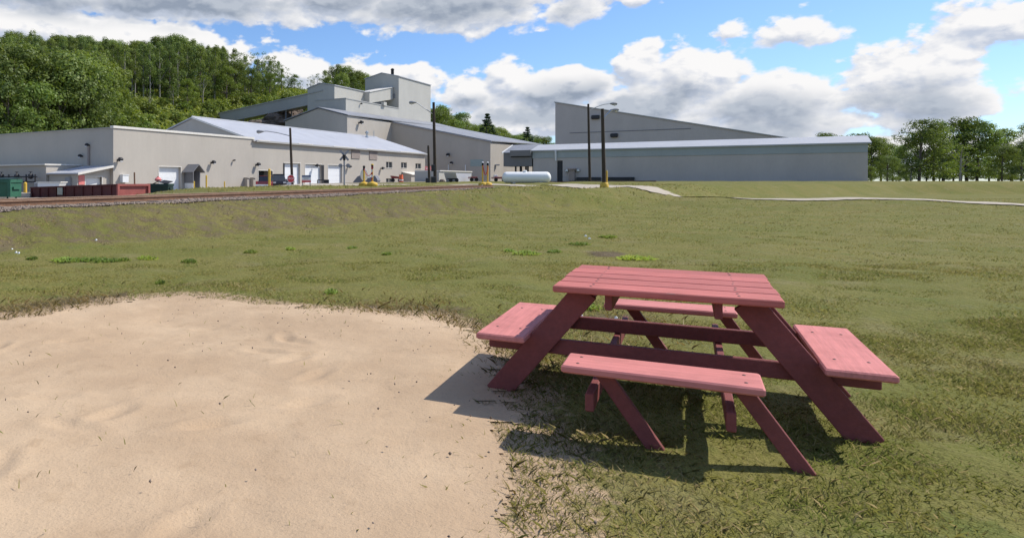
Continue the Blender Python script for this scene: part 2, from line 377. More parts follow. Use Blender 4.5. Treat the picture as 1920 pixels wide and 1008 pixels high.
# ------------------------------------------------------------------ the lie of the land
def sstep(a, b, x): t = np.clip((x - a) / (b - a), 0, 1); return t * t * (3 - 2 * t)
N0U = [-200, 0, 7, 12, 17, 27, 31, 35, 45, 60, 90, 140, 220, 3000]; N0N = [12.2, 11.8, 11.4, 10.6, 10.3, 10, 7.8, 5.2, 3.5, 1.5, -12, -70, -320, -9000]
ZCU = [-3000, 0, 60, 87, 133, 166, 193, 223, 311, 356, 442, 600, 3000]; ZCZ = [14, 15, 16.5, 17.5, 23, 27.5, 32, 34, 25.5, 20, 12, 7, 4]
def rail_z(u): return np.clip(.86 + (u - 10) * .0068, .7, 1.17)
FIX = [(16.4, 40, .72, 4.5), (19, 37, .60, 4), (27, 33, .5, 6)]
def gz0(X, Y):
    X = np.asarray(X, float); Y = np.asarray(Y, float)
    n = X * V.x + Y * V.y; u = X * U.x + Y * U.y
    n0 = np.interp(u, N0U, N0N); top = rail_z(u) - .17
    z = .05 + (top - .05) * sstep(0, 1, (n - n0) / np.where(u > 33, 3.2, 3.3))
    z = z + .13 * sstep(30, 40, u) * sstep(n0 + 2, n0 + 4, n) * (1 - sstep(13.2, 14.6, n))
    verge = sstep(20, 27, u)
    far = .18 + (1.05 - .18) * verge
    z = np.where(n > 17.8, z + (far - z) * sstep(18.2, 21.5, n), z)
    # beyond the verge: down to the yard in front of the long wall, up to the low building
    yard = .2 + 0 * n
    ramp = 1.03 + .33 * sstep(40, 115, u)
    low = ramp + (yard - ramp) * sstep(44, 58, n)
    w_low = sstep(45, 70, u)
    back = yard + (low - yard) * w_low
    z = np.where(n > 21.5, z + (back - z) * sstep(24, 33, n) , z)
    z = np.where((n <= 21.5) & (u > 40), z + (ramp - z) * sstep(45, 80, u) * sstep(n0 + 3, n0 + 9, n), z)
    hill = np.interp(u, ZCU, ZCZ)
    z = z + hill * sstep(97, 142, n) + 8.0 * sstep(138, 168, n) * (1 - .75 * sstep(190, 240, u)) + .03 * np.clip(n - 166, 0, 200)
    # lawn undulation
    z = z + (.03 * np.sin(X * .7 + Y * .31) * np.sin(Y * .43 - X * .2) + .02 * np.sin(X * 1.9 + 1) * np.sin(Y * 1.3)) * sstep(2.5, 7, np.hypot(X, Y))
    return z
def gz(X, Y):
    z = gz0(X, Y)
    for (x, y, t, r) in FIX:
        z = z + (t - gz0(x, y)) * np.exp(-((np.asarray(X) - x) ** 2 + (np.asarray(Y) - y) ** 2) / (r * r))
    return z
def G(x, y): return float(gz(x, y))
def on_ground(x, Y): X = (x - CX) / FPX * Y; return Vector((X, Y, G(X, Y)))

SAND_PX = [(-500, 700), (-200, 615), (0, 596), (60, 592), (150, 575), (220, 563), (300, 552), (345, 552), (400, 558), (520, 572), (600, 580), (700, 588), (830, 597), (905, 636), (948, 720), (962, 850), (970, 1100)]
def sand_edge_Y(px):   # distance of the sand's far edge along a column
    y = np.interp(px, [p[0] for p in SAND_PX], [p[1] for p in SAND_PX]); return FPX * (CAMZ - .06) / (y - HY)
def noise2(X, Y, s, seed=0):
    """cheap value noise"""
    x = X * s + seed * 17.3; y = Y * s - seed * 9.1; xi = np.floor(x); yi = np.floor(y); fx = x - xi; fy = y - yi
    fx = fx * fx * (3 - 2 * fx); fy = fy * fy * (3 - 2 * fy)
    h = lambda a, b: np.modf(np.abs(np.sin(a * 127.1 + b * 311.7 + seed * 3.7) * 43758.5453))[0]
    return (h(xi, yi) * (1 - fx) + h(xi + 1, yi) * fx) * (1 - fy) + (h(xi, yi + 1) * (1 - fx) + h(xi + 1, yi + 1) * fx) * fy
def fbm2(X, Y, s, seed=0): return (noise2(X, Y, s, seed) + .5 * noise2(X, Y, s * 2.1, seed + 1) + .25 * noise2(X, Y, s * 4.3, seed + 2)) / 1.75
SAND_XY = []
for px_, py_ in SAND_PX:
    Y_ = FPX * (CAMZ - .06) / (py_ - HY); SAND_XY.append(((px_ - CX) / FPX * Y_, Y_))
SAND_XY += [(.45, -.6), (-4.5, -.6), (-9, 3.0)]
def sand_sd(X, Y):
    """signed distance to the sand's rim, positive inside"""
    X = np.asarray(X, float); Y = np.asarray(Y, float); d = np.full(X.shape, 1e9); ins = np.zeros(X.shape, bool)
    P = SAND_XY
    for k in range(len(P)):
        ax, ay = P[k]; bx, by = P[(k + 1) % len(P)]; dx, dy = bx - ax, by - ay
        t = np.clip(((X - ax) * dx + (Y - ay) * dy) / (dx * dx + dy * dy), 0, 1); d = np.minimum(d, np.hypot(X - ax - t * dx, Y - ay - t * dy))
        if dy != 0: ins ^= ((ay > Y) != (by > Y)) & (X < dx * (Y - ay) / dy + ax)
    return np.where(ins, d, -d)
def sand_mask(X, Y):
    return (sand_sd(X, Y) + (fbm2(X, Y, 1.3, 5) - .5) * .35 + (fbm2(X, Y, 8, 8) - .5) * .42) > 0
def zones(X, Y):
    n = X * V.x + Y * V.y; u = X * U.x + Y * U.y
    n0 = np.interp(u, N0U, N0N)
    px = CX + FPX * X / np.maximum(Y, .5)
    slope = sstep(n0 - .3, n0 + .6, n) * (1 - sstep(n0 + 4.5, n0 + 5.5, n))
    dirt = .08 + .56 * slope * (1 - sstep(24, 38, u) * .75)
    # weedy brown corner and scuffed patches along the sand
    band = np.exp(-((sand_sd(X, Y) + .35) / .6) ** 2)
    dirt = np.maximum(dirt, band * np.where(px < 240, .9, np.where((px > 680) & (px < 960), .75, .25)))
    yc = HY + FPX * (CAMZ - .06) / np.maximum(Y, .5)
    dirt = np.maximum(dirt, 1.2 * np.exp(-((px - 1135) / 45) ** 2 - ((yc - 473) / 6) ** 2))
    dirt = np.maximum(dirt, .9 * np.exp(-((px - 1150) / 120) ** 2 - ((yc - 600) / 30) ** 2))
    yard = sstep(25, 29, n) * (1 - sstep(92, 98, n)) * (1 - sstep(52, 62, u) * (1 - sstep(36, 44, n)))
    yard = np.maximum(yard, sstep(17.5, 18.5, n) * (1 - sstep(20, 26, u)) * (1 - sstep(92, 98, n)))
    hill = sstep(94, 100, n)
    sandy = .9 * np.exp(-(sand_sd(X, Y) / .45) ** 2)
    return np.clip(dirt, 0, 1), np.clip(yard, 0, 1), np.clip(hill, 0, 1), np.clip(sandy, 0, 1)

def ground_material():
    m = bpy.data.materials.new('ground_mix'); m.use_nodes = True; T = NT(m.node_tree); b = m.node_tree.nodes['Principled BSDF']
    b.inputs['Roughness'].default_value = .95; b.inputs['Specular IOR Level'].default_value = .1
    P = T.n('ShaderNodeNewGeometry').outputs['Position']
    A = lambda nm: (lambda k: k.outputs['Fac'])(T.n('ShaderNodeAttribute', attribute_name=nm))
    n1 = T.noise(P, .35, 5, .6); n2 = T.noise(P, 2.2, 5, .65); n3 = T.noise(P, 14, 4, .7)
    g = T.mix(T.step(n1, .35, .65), rgb((.150, .150, .038)), rgb((.190, .170, .052)))
    g = T.mix(T.m('MULTIPLY', T.step(n2, .5, .7), .7), g, rgb((.110, .140, .032)))
    g = T.mix(T.m('MULTIPLY', T.step(n3, .5, .75), .5), g, rgb((.20, .17, .072)))
    n4 = T.noise(P, 1.1, 4, .65); g = T.mix(T.m('MULTIPLY', T.step(n4, .52, .70), .6), g, rgb((.235, .195, .088)))
    d = T.mix(T.step(n2, .35, .65), rgb((.085, .062, .034)), rgb((.150, .116, .068)))
    dm = T.step(T.m('ADD', A('dirt'), T.m('MULTIPLY', T.m('SUBTRACT', T.m('ADD', T.m('MULTIPLY', n2, .6), T.m('MULTIPLY', n3, .4)), .5), 2.2)), .45, .85)
    c = T.mix(dm, g, d)
    sm = T.step(T.m('ADD', A('sandy'), T.m('MULTIPLY', T.m('SUBTRACT', T.m('ADD', T.m('MULTIPLY', n2, .5), T.m('MULTIPLY', n3, .5)), .5), 2.4)), .4, .8)
    c = T.mix(sm, c, rgb((.44, .315, .20)))
    yc = T.mix(T.step(n2, .35, .7), rgb((.30, .255, .20)), rgb((.24, .21, .175)))
    c = T.mix(A('yard'), c, yc)
    hc = T.mix(T.step(n2, .4, .65), rgb((.045, .085, .018)), rgb((.085, .125, .03)))
    c = T.mix(A('hill'), c, hc)
    T.L(c, b.inputs['Base Color'])
    bp = T.n('ShaderNodeBump'); bp.inputs['Strength'].default_value = .7; bp.inputs['Distance'].default_value = .05
    T.L(T.m('ADD', n3, n2), bp.inputs['Height']); T.L(bp.outputs[0], b.inputs['Normal'])
    return m
def build_ground():
    az = np.concatenate([np.arange(-36, 50, .16), np.arange(50, 324, 3.0)]) * math.pi / 180
    r = np.concatenate([[.3], np.geomspace(1.0, 420, 330), np.geomspace(450, 4000, 14)])
    AZ, RR = np.meshgrid(az, r); X = RR * np.sin(AZ); Y = RR * np.cos(AZ)
    Z = gz(X, np.where(Y > -40, Y, -40)); Z = np.where(Y < -20, np.minimum(Z, 3), Z)
    fine = (fbm2(X, Y, 2.3, 3) - .5) * .05 * (RR > 3) * (RR < 60)
    n = X * V.x + Y * V.y; u = X * U.x + Y * U.y; n0 = np.interp(u, N0U, N0N)
    fine = fine + (fbm2(X, Y, 1.6, 9) - .5) * .22 * sstep(n0, n0 + 1, n) * (1 - sstep(n0 + 1.5, n0 + 2.3, n)) * (RR < 60)
    sd_ = sand_sd(X, Y); Z = Z + fine * np.where(Y > 0, np.clip((-sd_ - .2) / .7, 0, 1), 1) - .07 * np.clip((sd_ - .35) / .5, 0, 1)
    nr, na = Z.shape; idx = np.arange(nr * na).reshape(nr, na); nx = np.roll(idx, -1, 1)
    F = np.stack([idx[:-1], idx[1:], nx[1:], nx[:-1]], -1).reshape(-1, 4)
    o = np_obj('ground', np.stack([X, Y, Z], -1).reshape(-1, 3), F, ground_material(), True)
    for nm, a in zip(('dirt', 'yard', 'hill', 'sandy'), zones(X, Y)):
        at_ = o.data.attributes.new(nm, 'FLOAT', 'POINT'); at_.data.foreach_set('value', a.ravel().astype(np.float32))
    tag(o, kind='structure')
    # closing cap under the camera
    return o
build_ground()

def sheet(name, mask, x0, x1, y0, y1, st, m, lift, label=None, kind='structure'):
    xs = np.arange(x0, x1, st); ys = np.arange(y0, y1, st); X, Y = np.meshgrid(xs, ys)
    Z = gz(X, Y) + lift; idx = np.arange(X.size).reshape(X.shape); ok = mask(X, Y)
    cell = ok[:-1, :-1] & ok[1:, :-1] & ok[:-1, 1:] & ok[1:, 1:]
    F = np.stack([idx[:-1, :-1], idx[:-1, 1:], idx[1:, 1:], idx[1:, :-1]], -1)[cell]
    used = np.unique(F); rm = np.full(X.size, -1); rm[used] = np.arange(len(used))
    o = np_obj(name, np.stack([X.ravel(), Y.ravel(), Z.ravel()], -1)[used], rm[F], m, True)
    tag(o, label, kind=kind); return o
def sand_mat_old():
    m = mat('sand', (.56, .385, .24), .95, var=.07, scale=1.3, bump=.5, bscale=60, spec=.1); return m
def sand_mat():
    m = bpy.data.materials.new('sand'); m.use_nodes = True; T = NT(m.node_tree); b = m.node_tree.nodes['Principled BSDF']
    b.inputs['Roughness'].default_value = .97; b.inputs['Specular IOR Level'].default_value = .1
    P = T.n('ShaderNodeNewGeometry').outputs['Position']
    n1 = T.noise(P, .9, 5, .6); n2 = T.noise(P, 6, 5, .65); n3 = T.noise(P, 70, 3, .7)
    c = T.mix(T.step(n1, .35, .68), rgb((.46, .325, .205)), rgb((.56, .41, .265)))
    c = T.mix(T.m('MULTIPLY', T.step(n2, .55, .75), .5), c, rgb((.37, .255, .155)))
    c = T.mix(T.m('MULTIPLY', T.step(n3, .55, .72), .55), c, rgb((.30, .22, .15)))
    T.L(c, b.inputs['Base Color'])
    bp = T.n('ShaderNodeBump'); bp.inputs['Strength'].default_value = .55; bp.inputs['Distance'].default_value = .03
    T.L(T.m('ADD', T.m('MULTIPLY', n2, .8), T.m('MULTIPLY', n3, .25)), bp.inputs['Height']); T.L(bp.outputs[0], b.inputs['Normal'])
    return m
M['sand'] = sand_mat()
sheet('sand_patch', lambda X, Y: sand_mask(X, Y), -8, 5.5, -.6, 9.0, .03, M['sand'], .007)

def sand_relief():
    o = bpy.data.objects['sand_patch']; me = o.data; v = np.empty(len(me.vertices) * 3, np.float32); me.vertices.foreach_get('co', v); v = v.reshape(-1, 3)
    X, Y = v[:, 0].astype(float), v[:, 1].astype(float); v[:, 2] += -.03 * np.clip((sand_sd(X, Y) - .45) / .7, 0, 1) + (fbm2(X, Y, 1.1, 41) - .5) * .03 * np.clip(sand_sd(X, Y), 0, 1) + (fbm2(X, Y, 4.2, 44) - .5) * .012
    rr = random.Random(4)
    sdk = np.clip((sand_sd(X, Y) - .7) / .5, 0, 1)
    for k in range(90):     # scuffs and footprints
        cx, cy, a = rr.uniform(-5.5, 2.6), rr.uniform(1.4, 6.8), rr.uniform(0, 3.14); dx, dy = X - cx, Y - cy
        p, q = dx * math.cos(a) + dy * math.sin(a), -dx * math.sin(a) + dy * math.cos(a); e = (p / .14) ** 2 + (q / .055) ** 2
        v[:, 2] += sdk * (-.016 * np.exp(-e) + .007 * np.exp(-(np.sqrt(e) - 1.7) ** 2 * 3))
    me.vertices.foreach_set('co', v.ravel()); me.update()
sand_relief()
# gravel of the track bed, and the road
M['gravel'] = mat('ballast_stone', (.30, .235, .195), .9, var=.45, scale=7, bump=1.0, bscale=18, dirt=((.12, .08, .06), .6))
M['road'] = mat('pale_gravel_road', (.43, .37, .285), .95, var=.12, scale=.8, bump=.4, bscale=20)
def gravel_mask(X, Y):
    n = X * V.x + Y * V.y; u = X * U.x + Y * U.y
    return (n + (fbm2(X, Y, 1.5, 4) - .5) * 1.3 > 14.25) & (n + (fbm2(X, Y, 1.5, 6) - .5) * .6 < 18.7) & (u < 42) & (u > -14)
sheet('gravel', gravel_mask, -24, 12, -6, 48, .12, M['gravel'], .018)
ROAD = [(62, 20), (46, 25), (32, 30), (24, 34.5), (19.5, 39.5), (17.6, 46), (16.2, 54), (13, 63), (5, 72), (-4, 78)]
def road_mask(X, Y):
    d = np.full(X.shape, 1e9)
    for (a, b) in zip(ROAD[:-1], ROAD[1:]):
        ax, ay = a; dx, dy = b[0] - ax, b[1] - ay; t = np.clip(((X - ax) * dx + (Y - ay) * dy) / (dx * dx + dy * dy), 0, 1)
        d = np.minimum(d, np.hypot(X - ax - t * dx, Y - ay - t * dy))
    return d + (fbm2(X, Y, .8, 2) - .5) * .8 < 2.0 + .02 * np.clip(Y - 35, 0, 60)
sheet('road', road_mask, -8, 62, 18, 82, .25, M['road'], .035)
# loose stones of the ballast
def stones():
    n = 12000; u = RNG.uniform(-10, 40, n); w = np.concatenate([14.2 + np.abs(RNG.normal(.1, .6, n * 2 // 3)), RNG.uniform(14.8, 18.6, n - n * 2 // 3)])
    X = U.x * u + V.x * w; Y = U.y * u + V.y * w; Z = gz(X, Y) + .02
    base = np.array([(1, 0, 0), (-1, 0, 0), (0, 1, 0), (0, -1, 0), (0, 0, 1), (0, 0, -1)], float)
    fc = np.array([(0, 2, 4), (2, 1, 4), (1, 3, 4), (3, 0, 4), (2, 0, 5), (1, 2, 5), (3, 1, 5), (0, 3, 5)])
    s = RNG.uniform(.018, .05, (n, 1, 3)) * RNG.uniform(.7, 1.3, (n, 6, 1))
    a = RNG.uniform(0, 6.28, n); ca, sa = np.cos(a)[:, None], np.sin(a)[:, None]
    p = base[None] * s; q = p.copy(); q[..., 0] = p[..., 0] * ca - p[..., 1] * sa; q[..., 1] = p[..., 0] * sa + p[..., 1] * ca
    q += np.stack([X, Y, Z], -1)[:, None]
    m = bpy.data.materials.new('loose_stone'); m.use_nodes = True; T = NT(m.node_tree); b = m.node_tree.nodes['Principled BSDF']
    r = T.n('ShaderNodeNewGeometry').outputs['Random Per Island']
    T.L(T.mix(r, rgb((.09, .066, .05)), rgb((.31, .245, .195))), b.inputs['Base Color']); b.inputs['Roughness'].default_value = .9
    o = np_obj('loose_gravel', q.reshape(-1, 3), (fc[None] + 6 * np.arange(n)[:, None, None]).reshape(-1, 3), m)
    tag(o, 'loose pale ballast stones along the rusty railway track', kind='stuff')
stones()
def sand_pebbles():
    rg = np.random.default_rng(21); n = 900; X = rg.uniform(-7, 3, n); Y = rg.uniform(1.2, 8, n); sd = sand_sd(X, Y); ok = (sd > -.4) & (rg.random(n) < .25 + np.exp(-np.abs(sd) / .5)); X, Y = X[ok], Y[ok]; n = len(X)
    base = np.array([(1, 0, 0), (-1, 0, 0), (0, 1, 0), (0, -1, 0), (0, 0, 1), (0, 0, -1)], float); fc = np.array([(0, 2, 4), (2, 1, 4), (1, 3, 4), (3, 0, 4), (2, 0, 5), (1, 2, 5), (3, 1, 5), (0, 3, 5)])
    p = base[None] * rg.uniform(.003, .009, (n, 1, 3)) * rg.uniform(.7, 1.3, (n, 6, 1)) + np.stack([X, Y, gz(X, Y) + .025], -1)[:, None]
    o = np_obj('sand_pebbles', p.reshape(-1, 3), (fc[None] + 6 * np.arange(n)[:, None, None]).reshape(-1, 3), bpy.data.materials['loose_stone']); tag(o, 'small pebbles scattered over the tan sand', kind='stuff')
sand_pebbles()

# ------------------------------------------------------------------ railway track
def track():
    o0 = at(Vector((0, 0, 0)), 12, 16.8, G(0, 0)); o0.z = float(rail_z(12)) - .17
    t = thing('railway_track', o0, 'rusty railway track on pale ballast along the top of the grass bank', 'railway track')
    us = np.arange(-14, 47, 1.0)
    for w in (16.1, 17.55):
        mb = MB(); prof = [(-.07, 0), (.07, 0), (.07, .02), (.012, .035), (.012, .105), (.036, .115), (.036, .15), (-.036, .15), (-.036, .115), (-.012, .105), (-.012, .035), (-.07, .02)]
        rings = []
        for u in us:
            z = float(rail_z(u)) - .15
            rings += [at(Vector((0, 0, 0)), u, w + p, z + h) for p, h in prof]
        k = len(prof); fs = []
        for i in range(len(us) - 1):
            for j in range(k): fs.append((i * k + j, i * k + (j + 1) % k, (i + 1) * k + (j + 1) % k, (i + 1) * k + j))
        mb.add(rings, fs); rl = mesh_obj('rail', mb, M['rust'], t)
        tp = MB(); rings = []
        for u in us:
            z = float(rail_z(u))
            rings += [at(Vector((0, 0, 0)), u, w - .03, z + .0005), at(Vector((0, 0, 0)), u, w + .03, z + .0005), at(Vector((0, 0, 0)), u, w + .028, z + .004), at(Vector((0, 0, 0)), u, w - .028, z + .004)]
        tp.add(rings, [(i * 4 + j, i * 4 + (j + 1) % 4, i * 4 + 4 + (j + 1) % 4, i * 4 + 4 + j) for i in range(len(us) - 1) for j in range(4)]); mesh_obj('running_surface', tp, M['railtop'], rl, origin=o0)
    sl = None
    rot = Matrix(((U.x, V.x, 0), (U.y, V.y, 0), (0, 0, 1)))
    for i, u in enumerate(np.arange(-13, 46, .62)):
        p = at(Vector((0, 0, 0)), u, 16.82 + random.uniform(-.05, .05), float(rail_z(u)) - .215) - o0
        if sl is None:
            sl = mesh_obj('sleeper', MB().box((0, 0, 0), (.22, 2.5, .17), rot, .015), M['tie']); sl.parent = t
            sl.location = p; continue
        c = sl.copy(); COL.objects.link(c); c.parent = t; c.location = p; c.rotation_euler = (0, 0, random.uniform(-.02, .02))
track()

# ------------------------------------------------------------------ buildings
W0 = Vector((-22.6, 75.8, 0))          # front corner of the long beige wall
def wall_pt(x, y=None, out=0.0):         # point on the long front wall seen at column x (row y)
    u = uz(W0, U, x); p = at(W0, u, -out, 0)
    if y is not None: p.z = CAMZ - (y - HY) / FPX * p.y
    return p, u
def wall_box(mb, A, u0, u1, v0, v1, z0, z1):
    mb.hexa([at(A, u0, v0, z0), at(A, u1, v0, z0), at(A, u1, v1, z0), at(A, u0, v1, z0), at(A, u0, v0, z1), at(A, u1, v0, z1), at(A, u1, v1, z1), at(A, u0, v1, z1)])
    return mb
def holed_wall(mb, A, u0, u1, z0, z1, v0, v1, holes):
    """front wall slab between v0 (outer) and v1 with rectangular openings"""
    us = sorted({u0, u1} | {h[0] for h in holes} | {h[1] for h in holes}); zs = sorted({z0, z1} | {h[2] for h in holes} | {h[3] for h in holes})
    for a, b in zip(us[:-1], us[1:]):
        run = None
        for c, d in zip(zs[:-1], zs[1:]):
            um, zm = (a + b) / 2, (c + d) / 2
            solid = not any(h[0] < um < h[1] and h[2] < zm < h[3] for h in holes)
            if solid: run = (run[0], d) if run else (c, d)
            elif run: wall_box(mb, A, a, b, v0, v1, *run); run = None
        if run: wall_box(mb, A, a, b, v0, v1, *run)
    return mb
def rect_on_wall(x0, x1, y0, y1):
    a, ua = wall_pt(x0, y0); b, ub = wall_pt(x1, y0); c, _ = wall_pt((x0 + x1) / 2, y1); d, _ = wall_pt((x0 + x1) / 2, y0)
    return ua, ub, c.z, d.z
def lamp_parts(parent, p, outdir, s=1.0):
    """floodlight on a short bracket"""
    outdir = Vector(outdir); side = Vector((-outdir.y, outdir.x, 0))
    rot = Matrix((side, outdir, Vector((0, 0, 1)))).transposed()
    tilt = rot @ Matrix.Rotation(R(-25), 3, 'X')
    mb = MB(); mb.box(p + outdir * .04 * s, (.22 * s, .08 * s, .22 * s), rot)
    mb.tube([p, p + outdir * .16 * s, p + outdir * .3 * s + Vector((0, 0, .05 * s))], .05 * s, 6)
    mb.box(p + outdir * .45 * s + Vector((0, 0, .05 * s)), (.5 * s, .42 * s, .42 * s), tilt, .08)
    l = mesh_obj('wall_lamp', mb, M['dark'], parent)
    mesh_obj('lens', MB().box(p + outdir * (.58 * s) + Vector((0, 0, -.14 * s)), (.36 * s, .16 * s, .1 * s), tilt), M['white'], l, origin=Vector(parent['_o']))
    return l
def door_parts(parent, A, h, inset=.8, door=None, sections=5, name='overhead_door'):
    u0, u1, z0, z1 = h
    d = MB()
    for k in range(sections):
        a = z0 + (z1 - z0) * k / sections; b = z0 + (z1 - z0) * (k + 1) / sections
        wall_box(d, A, u0 - .05, u1 + .05, inset, inset + .06, a + .012, b - .012)
    wall_box(d, A, u0 - .05, u1 + .05, inset + .02, inset + .05, z0, z1)
    o = mesh_obj(name, d, door or M['white_door'], parent)
    f = MB(); t = .09
    wall_box(f, A, u0 - t, u0, -.03, .02, z0, z1 + t); wall_box(f, A, u1, u1 + t, -.03, .02, z0, z1 + t); wall_box(f, A, u0, u1, -.03, .02, z1, z1 + t)
    mesh_obj('frame', f, M['cream'], o, origin=Vector(parent['_o']))
    for a_, b_ in ((u0 - .2, u0), (u1, u1 + .2)):
        if inset > .4: mesh_obj('jamb', wall_box(MB(), A, a_, b_, .4, inset, z0, z1), M['wall_grey'], o, origin=Vector(parent['_o']))
    return o
def window_parts(parent, A, h):
    u0, u1, z0, z1 = h; f = MB(); t = .1
    wall_box(f, A, u0 - t, u0 + .02, .10, .2, z0, z1); wall_box(f, A, u1 - .02, u1 + t, .10, .2, z0, z1)
    wall_box(f, A, u0, u1, .10, .2, z1 - .05, z1 + t); wall_box(f, A, u0, u1, -.07, .2, z0 - t, z0)
    um = (u0 + u1) / 2; wall_box(f, A, um - .05, um + .05, .12, .19, z0, z1 - .05)
    w = mesh_obj('window', f, M['cream'], parent)
    mesh_obj('pane', wall_box(MB(), A, u0, u1, .21, .25, z0, z1), M['glass'], w, origin=Vector(parent['_o']))

def roof_slab(mb, poly, th=.18):
    poly = [Vector(p) for p in poly]; mb.prism(poly, (0, 0, th)); return mb

uB = uz(W0, U, 476); uE = uz(W0, U, 797)
H1 = CAMZ + 100 / FPX * W0.y
# ---- flat-roofed part of the long building
def flat_building():
    t = thing('flat_roofed_building', at(W0, 0, 0, .2), 'long beige flat roofed metal building with white roof edge and one recessed white door', 'building')
    door = rect_on_wall(298, 339, 313, 361); door = (door[0], door[1], -.3, door[3])
    mb = MB(); holed_wall(mb, W0, 0, uB, -.3, H1, 0, .4, [door])
    wall_box(mb, W0, 0, .4, .4, 42, -.3, H1); wall_box(mb, W0, .4, uB, 41.6, 42, -.3, H1); wall_box(mb, W0, uB - .4, uB, .4, 41.6, -.3, H1)
    mesh_obj('wall', mb, M['wall'], t)
    mesh_obj('roof', wall_box(MB(), W0, .4, uB - .4, .4, 41.6, H1 - .6, H1 - .35), M['roof_low'], t)
    tr = MB(); wall_box(tr, W0, -.08, uB, -.12, .45, H1, H1 + .26); mesh_obj('roof_edge', tr, M['cream'], t)
    tr = MB(); wall_box(tr, W0, -.12, .42, .45, 42.1, H1, H1 + .10); mesh_obj('roof_edge', tr, M['wall_grey'], t)
    tr = MB(); wall_box(tr, W0, 0.02, door[0] - .1, -.05, -.001, -.3, .42); wall_box(tr, W0, door[1] + .1, uB, -.05, -.001, -.3, .42)
    mesh_obj('plinth', tr, M['midgrey'], t)
    door_parts(t, W0, door, .36)
    for (x, y) in ((221, 300), (396, 305), (437, 301)):
        p, _ = wall_pt(x, y); lamp_parts(t, p, -V, 1.0 if x != 437 else .6)
    for (k, z) in ((4, 5.4), (5.2, 4.2), (24, 4.8)):
        lamp_parts(t, at(W0, 0, k, z), -U, .8)
    p, u = wall_pt(230, 335); b = MB(); wall_box(b, W0, u - .42, u + .42, -.5, -.001, p.z - .4, p.z + .45); wall_box(b, W0, u - .47, u + .47, -.56, -.5, p.z + .4, p.z + .47)
    mesh_obj('electrical_box', b, M['white'], t)
    p, u = wall_pt(239, 336); mesh_obj('meter', MB().lathe([(.1, 0), (.12, .06), (.06, .12)], p - V * .0, 10, -V), M['white'], t)
    mesh_obj('conduit', MB().tube([at(W0, -.12, 4, 5.2), at(W0, -.12, 4, 3.2)], .14, 8), M['tan'], t)
    # two slim wall cabinets with sloping hoods beside the corner joint
    for x in (459.5, 471):
        p, u = wall_pt(x, 334); c = MB(); wall_box(c, W0, u - .22, u + .22, -.55, -.001, 0, p.z); wall_box(c, W0, u - .28, u + .28, -.66, -.001, p.z, p.z + .1)
        mesh_obj('wall_cabinet', c, M['wall'], t)
    return t
flat_building()

def lean_tos():
    z = lambda y, x=213: CAMZ + (HY - y) / FPX * 75
    t = thing('lean_to_shed', at(W0, -2, 1, .2), 'small lean-to with sloping roof edge and half-height white door by the beige corner', 'shed')
    uL = -4.3; zi, zo = 2.95, 2.15
    mb = MB(); dr = (uz(W0, U, 166), uz(W0, U, 197), -.3, CAMZ + 8.5 / FPX * 73)
    holed_wall(mb, W0, uL, -.01, -.3, zo - .02, .5, .7, [dr])
    mb.prism([at(W0, uL, .5, zo - .02), at(W0, -.01, .5, zo - .02), at(W0, -.01, .5, zi - .02)], V * .2)
    wall_box(mb, W0, uL, uL + .2, .7, 5.2, -.3, zo - .03)
    mesh_obj('wall', mb, M['wall'], t)
    rf = MB().prism([at(W0, uL - .35, -.1, zo - .06), at(W0, -.02, -.1, zi), at(W0, -.02, -.1, zi + .14), at(W0, uL - .35, -.1, zo + .08)], V * 5.35); mesh_obj('roof', rf, M['roof'], t)
    fa = MB().prism([at(W0, uL - .4, -.18, zo - .14), at(W0, -.02, -.18, zi - .08), at(W0, -.02, -.18, zi + .18), at(W0, uL - .4, -.18, zo + .12)], V * .07); mesh_obj('roof_edge', fa, M['cream'], t)
    d = door_parts(t, at(W0, 0, .5, 0), dr, .35, M['white'], 3)
    b = MB(); wall_box(b, W0, uL + .15, dr[0] - .15, .44, .499, 1.0, 2.0); mesh_obj('notice_board', b, M['pink'], t)
    g = MB(); wall_box(g, W0, uL - .25, uL - .001, 1.4, 2.2, .9, 1.75); mesh_obj('electrical_box', g, M['grey'], t)
    t2 = thing('annex', at(W0, -2, 12, .2), 'shaded grey box annex with thin pale roof edge against the dark side wall', 'annex')
    mb = wall_box(MB(), W0, -4.6, -.01, 5.35, 24, -.3, 3.1); mesh_obj('wall', mb, M['wall'], t2)
    mesh_obj('roof_edge', wall_box(MB(), W0, -4.85, -.01, 5.2, 24.2, 3.1, 3.25), M['cream'], t2)
    for k in (19.5,): lamp_parts(t2, at(W0, -4.6, k, 2.6), -U, .6)
    # pipe run with valves in front of the annex
    t3 = thing('pipe_manifold', at(W0, -5.4, 16, .2), 'dark pipes and valves in the shade before the grey annex', 'pipes')
    mb = MB(); A = W0
    for zz in (1.85, 1.3): mb.tube([at(A, -5.6, 5.5, zz), at(A, -5.6, 15, zz)], .07, 8)
    for k in np.arange(5.8, 15, 1.6): mb.tube([at(A, -5.6, k, 0), at(A, -5.6, k, 2.1)], .08, 8)
    mesh_obj('pipe', mb, M['dark'], t3)
    for k in (6.6, 9.1, 12.0):
        v = MB(); v.lathe([(.1, -.25), (.3, -.1), (.3, .1), (.1, .25)], at(A, -5.6, k, 1.9), 12, V); v.tube([at(A, -5.6, k, 2.0), at(A, -5.6, k, 2.35)], .05, 6); v.lathe([(.22, 0), (.22, .05)], at(A, -5.6, k, 2.35), 12)
        mesh_obj('valve', v, M['dark'], t3)
lean_tos()

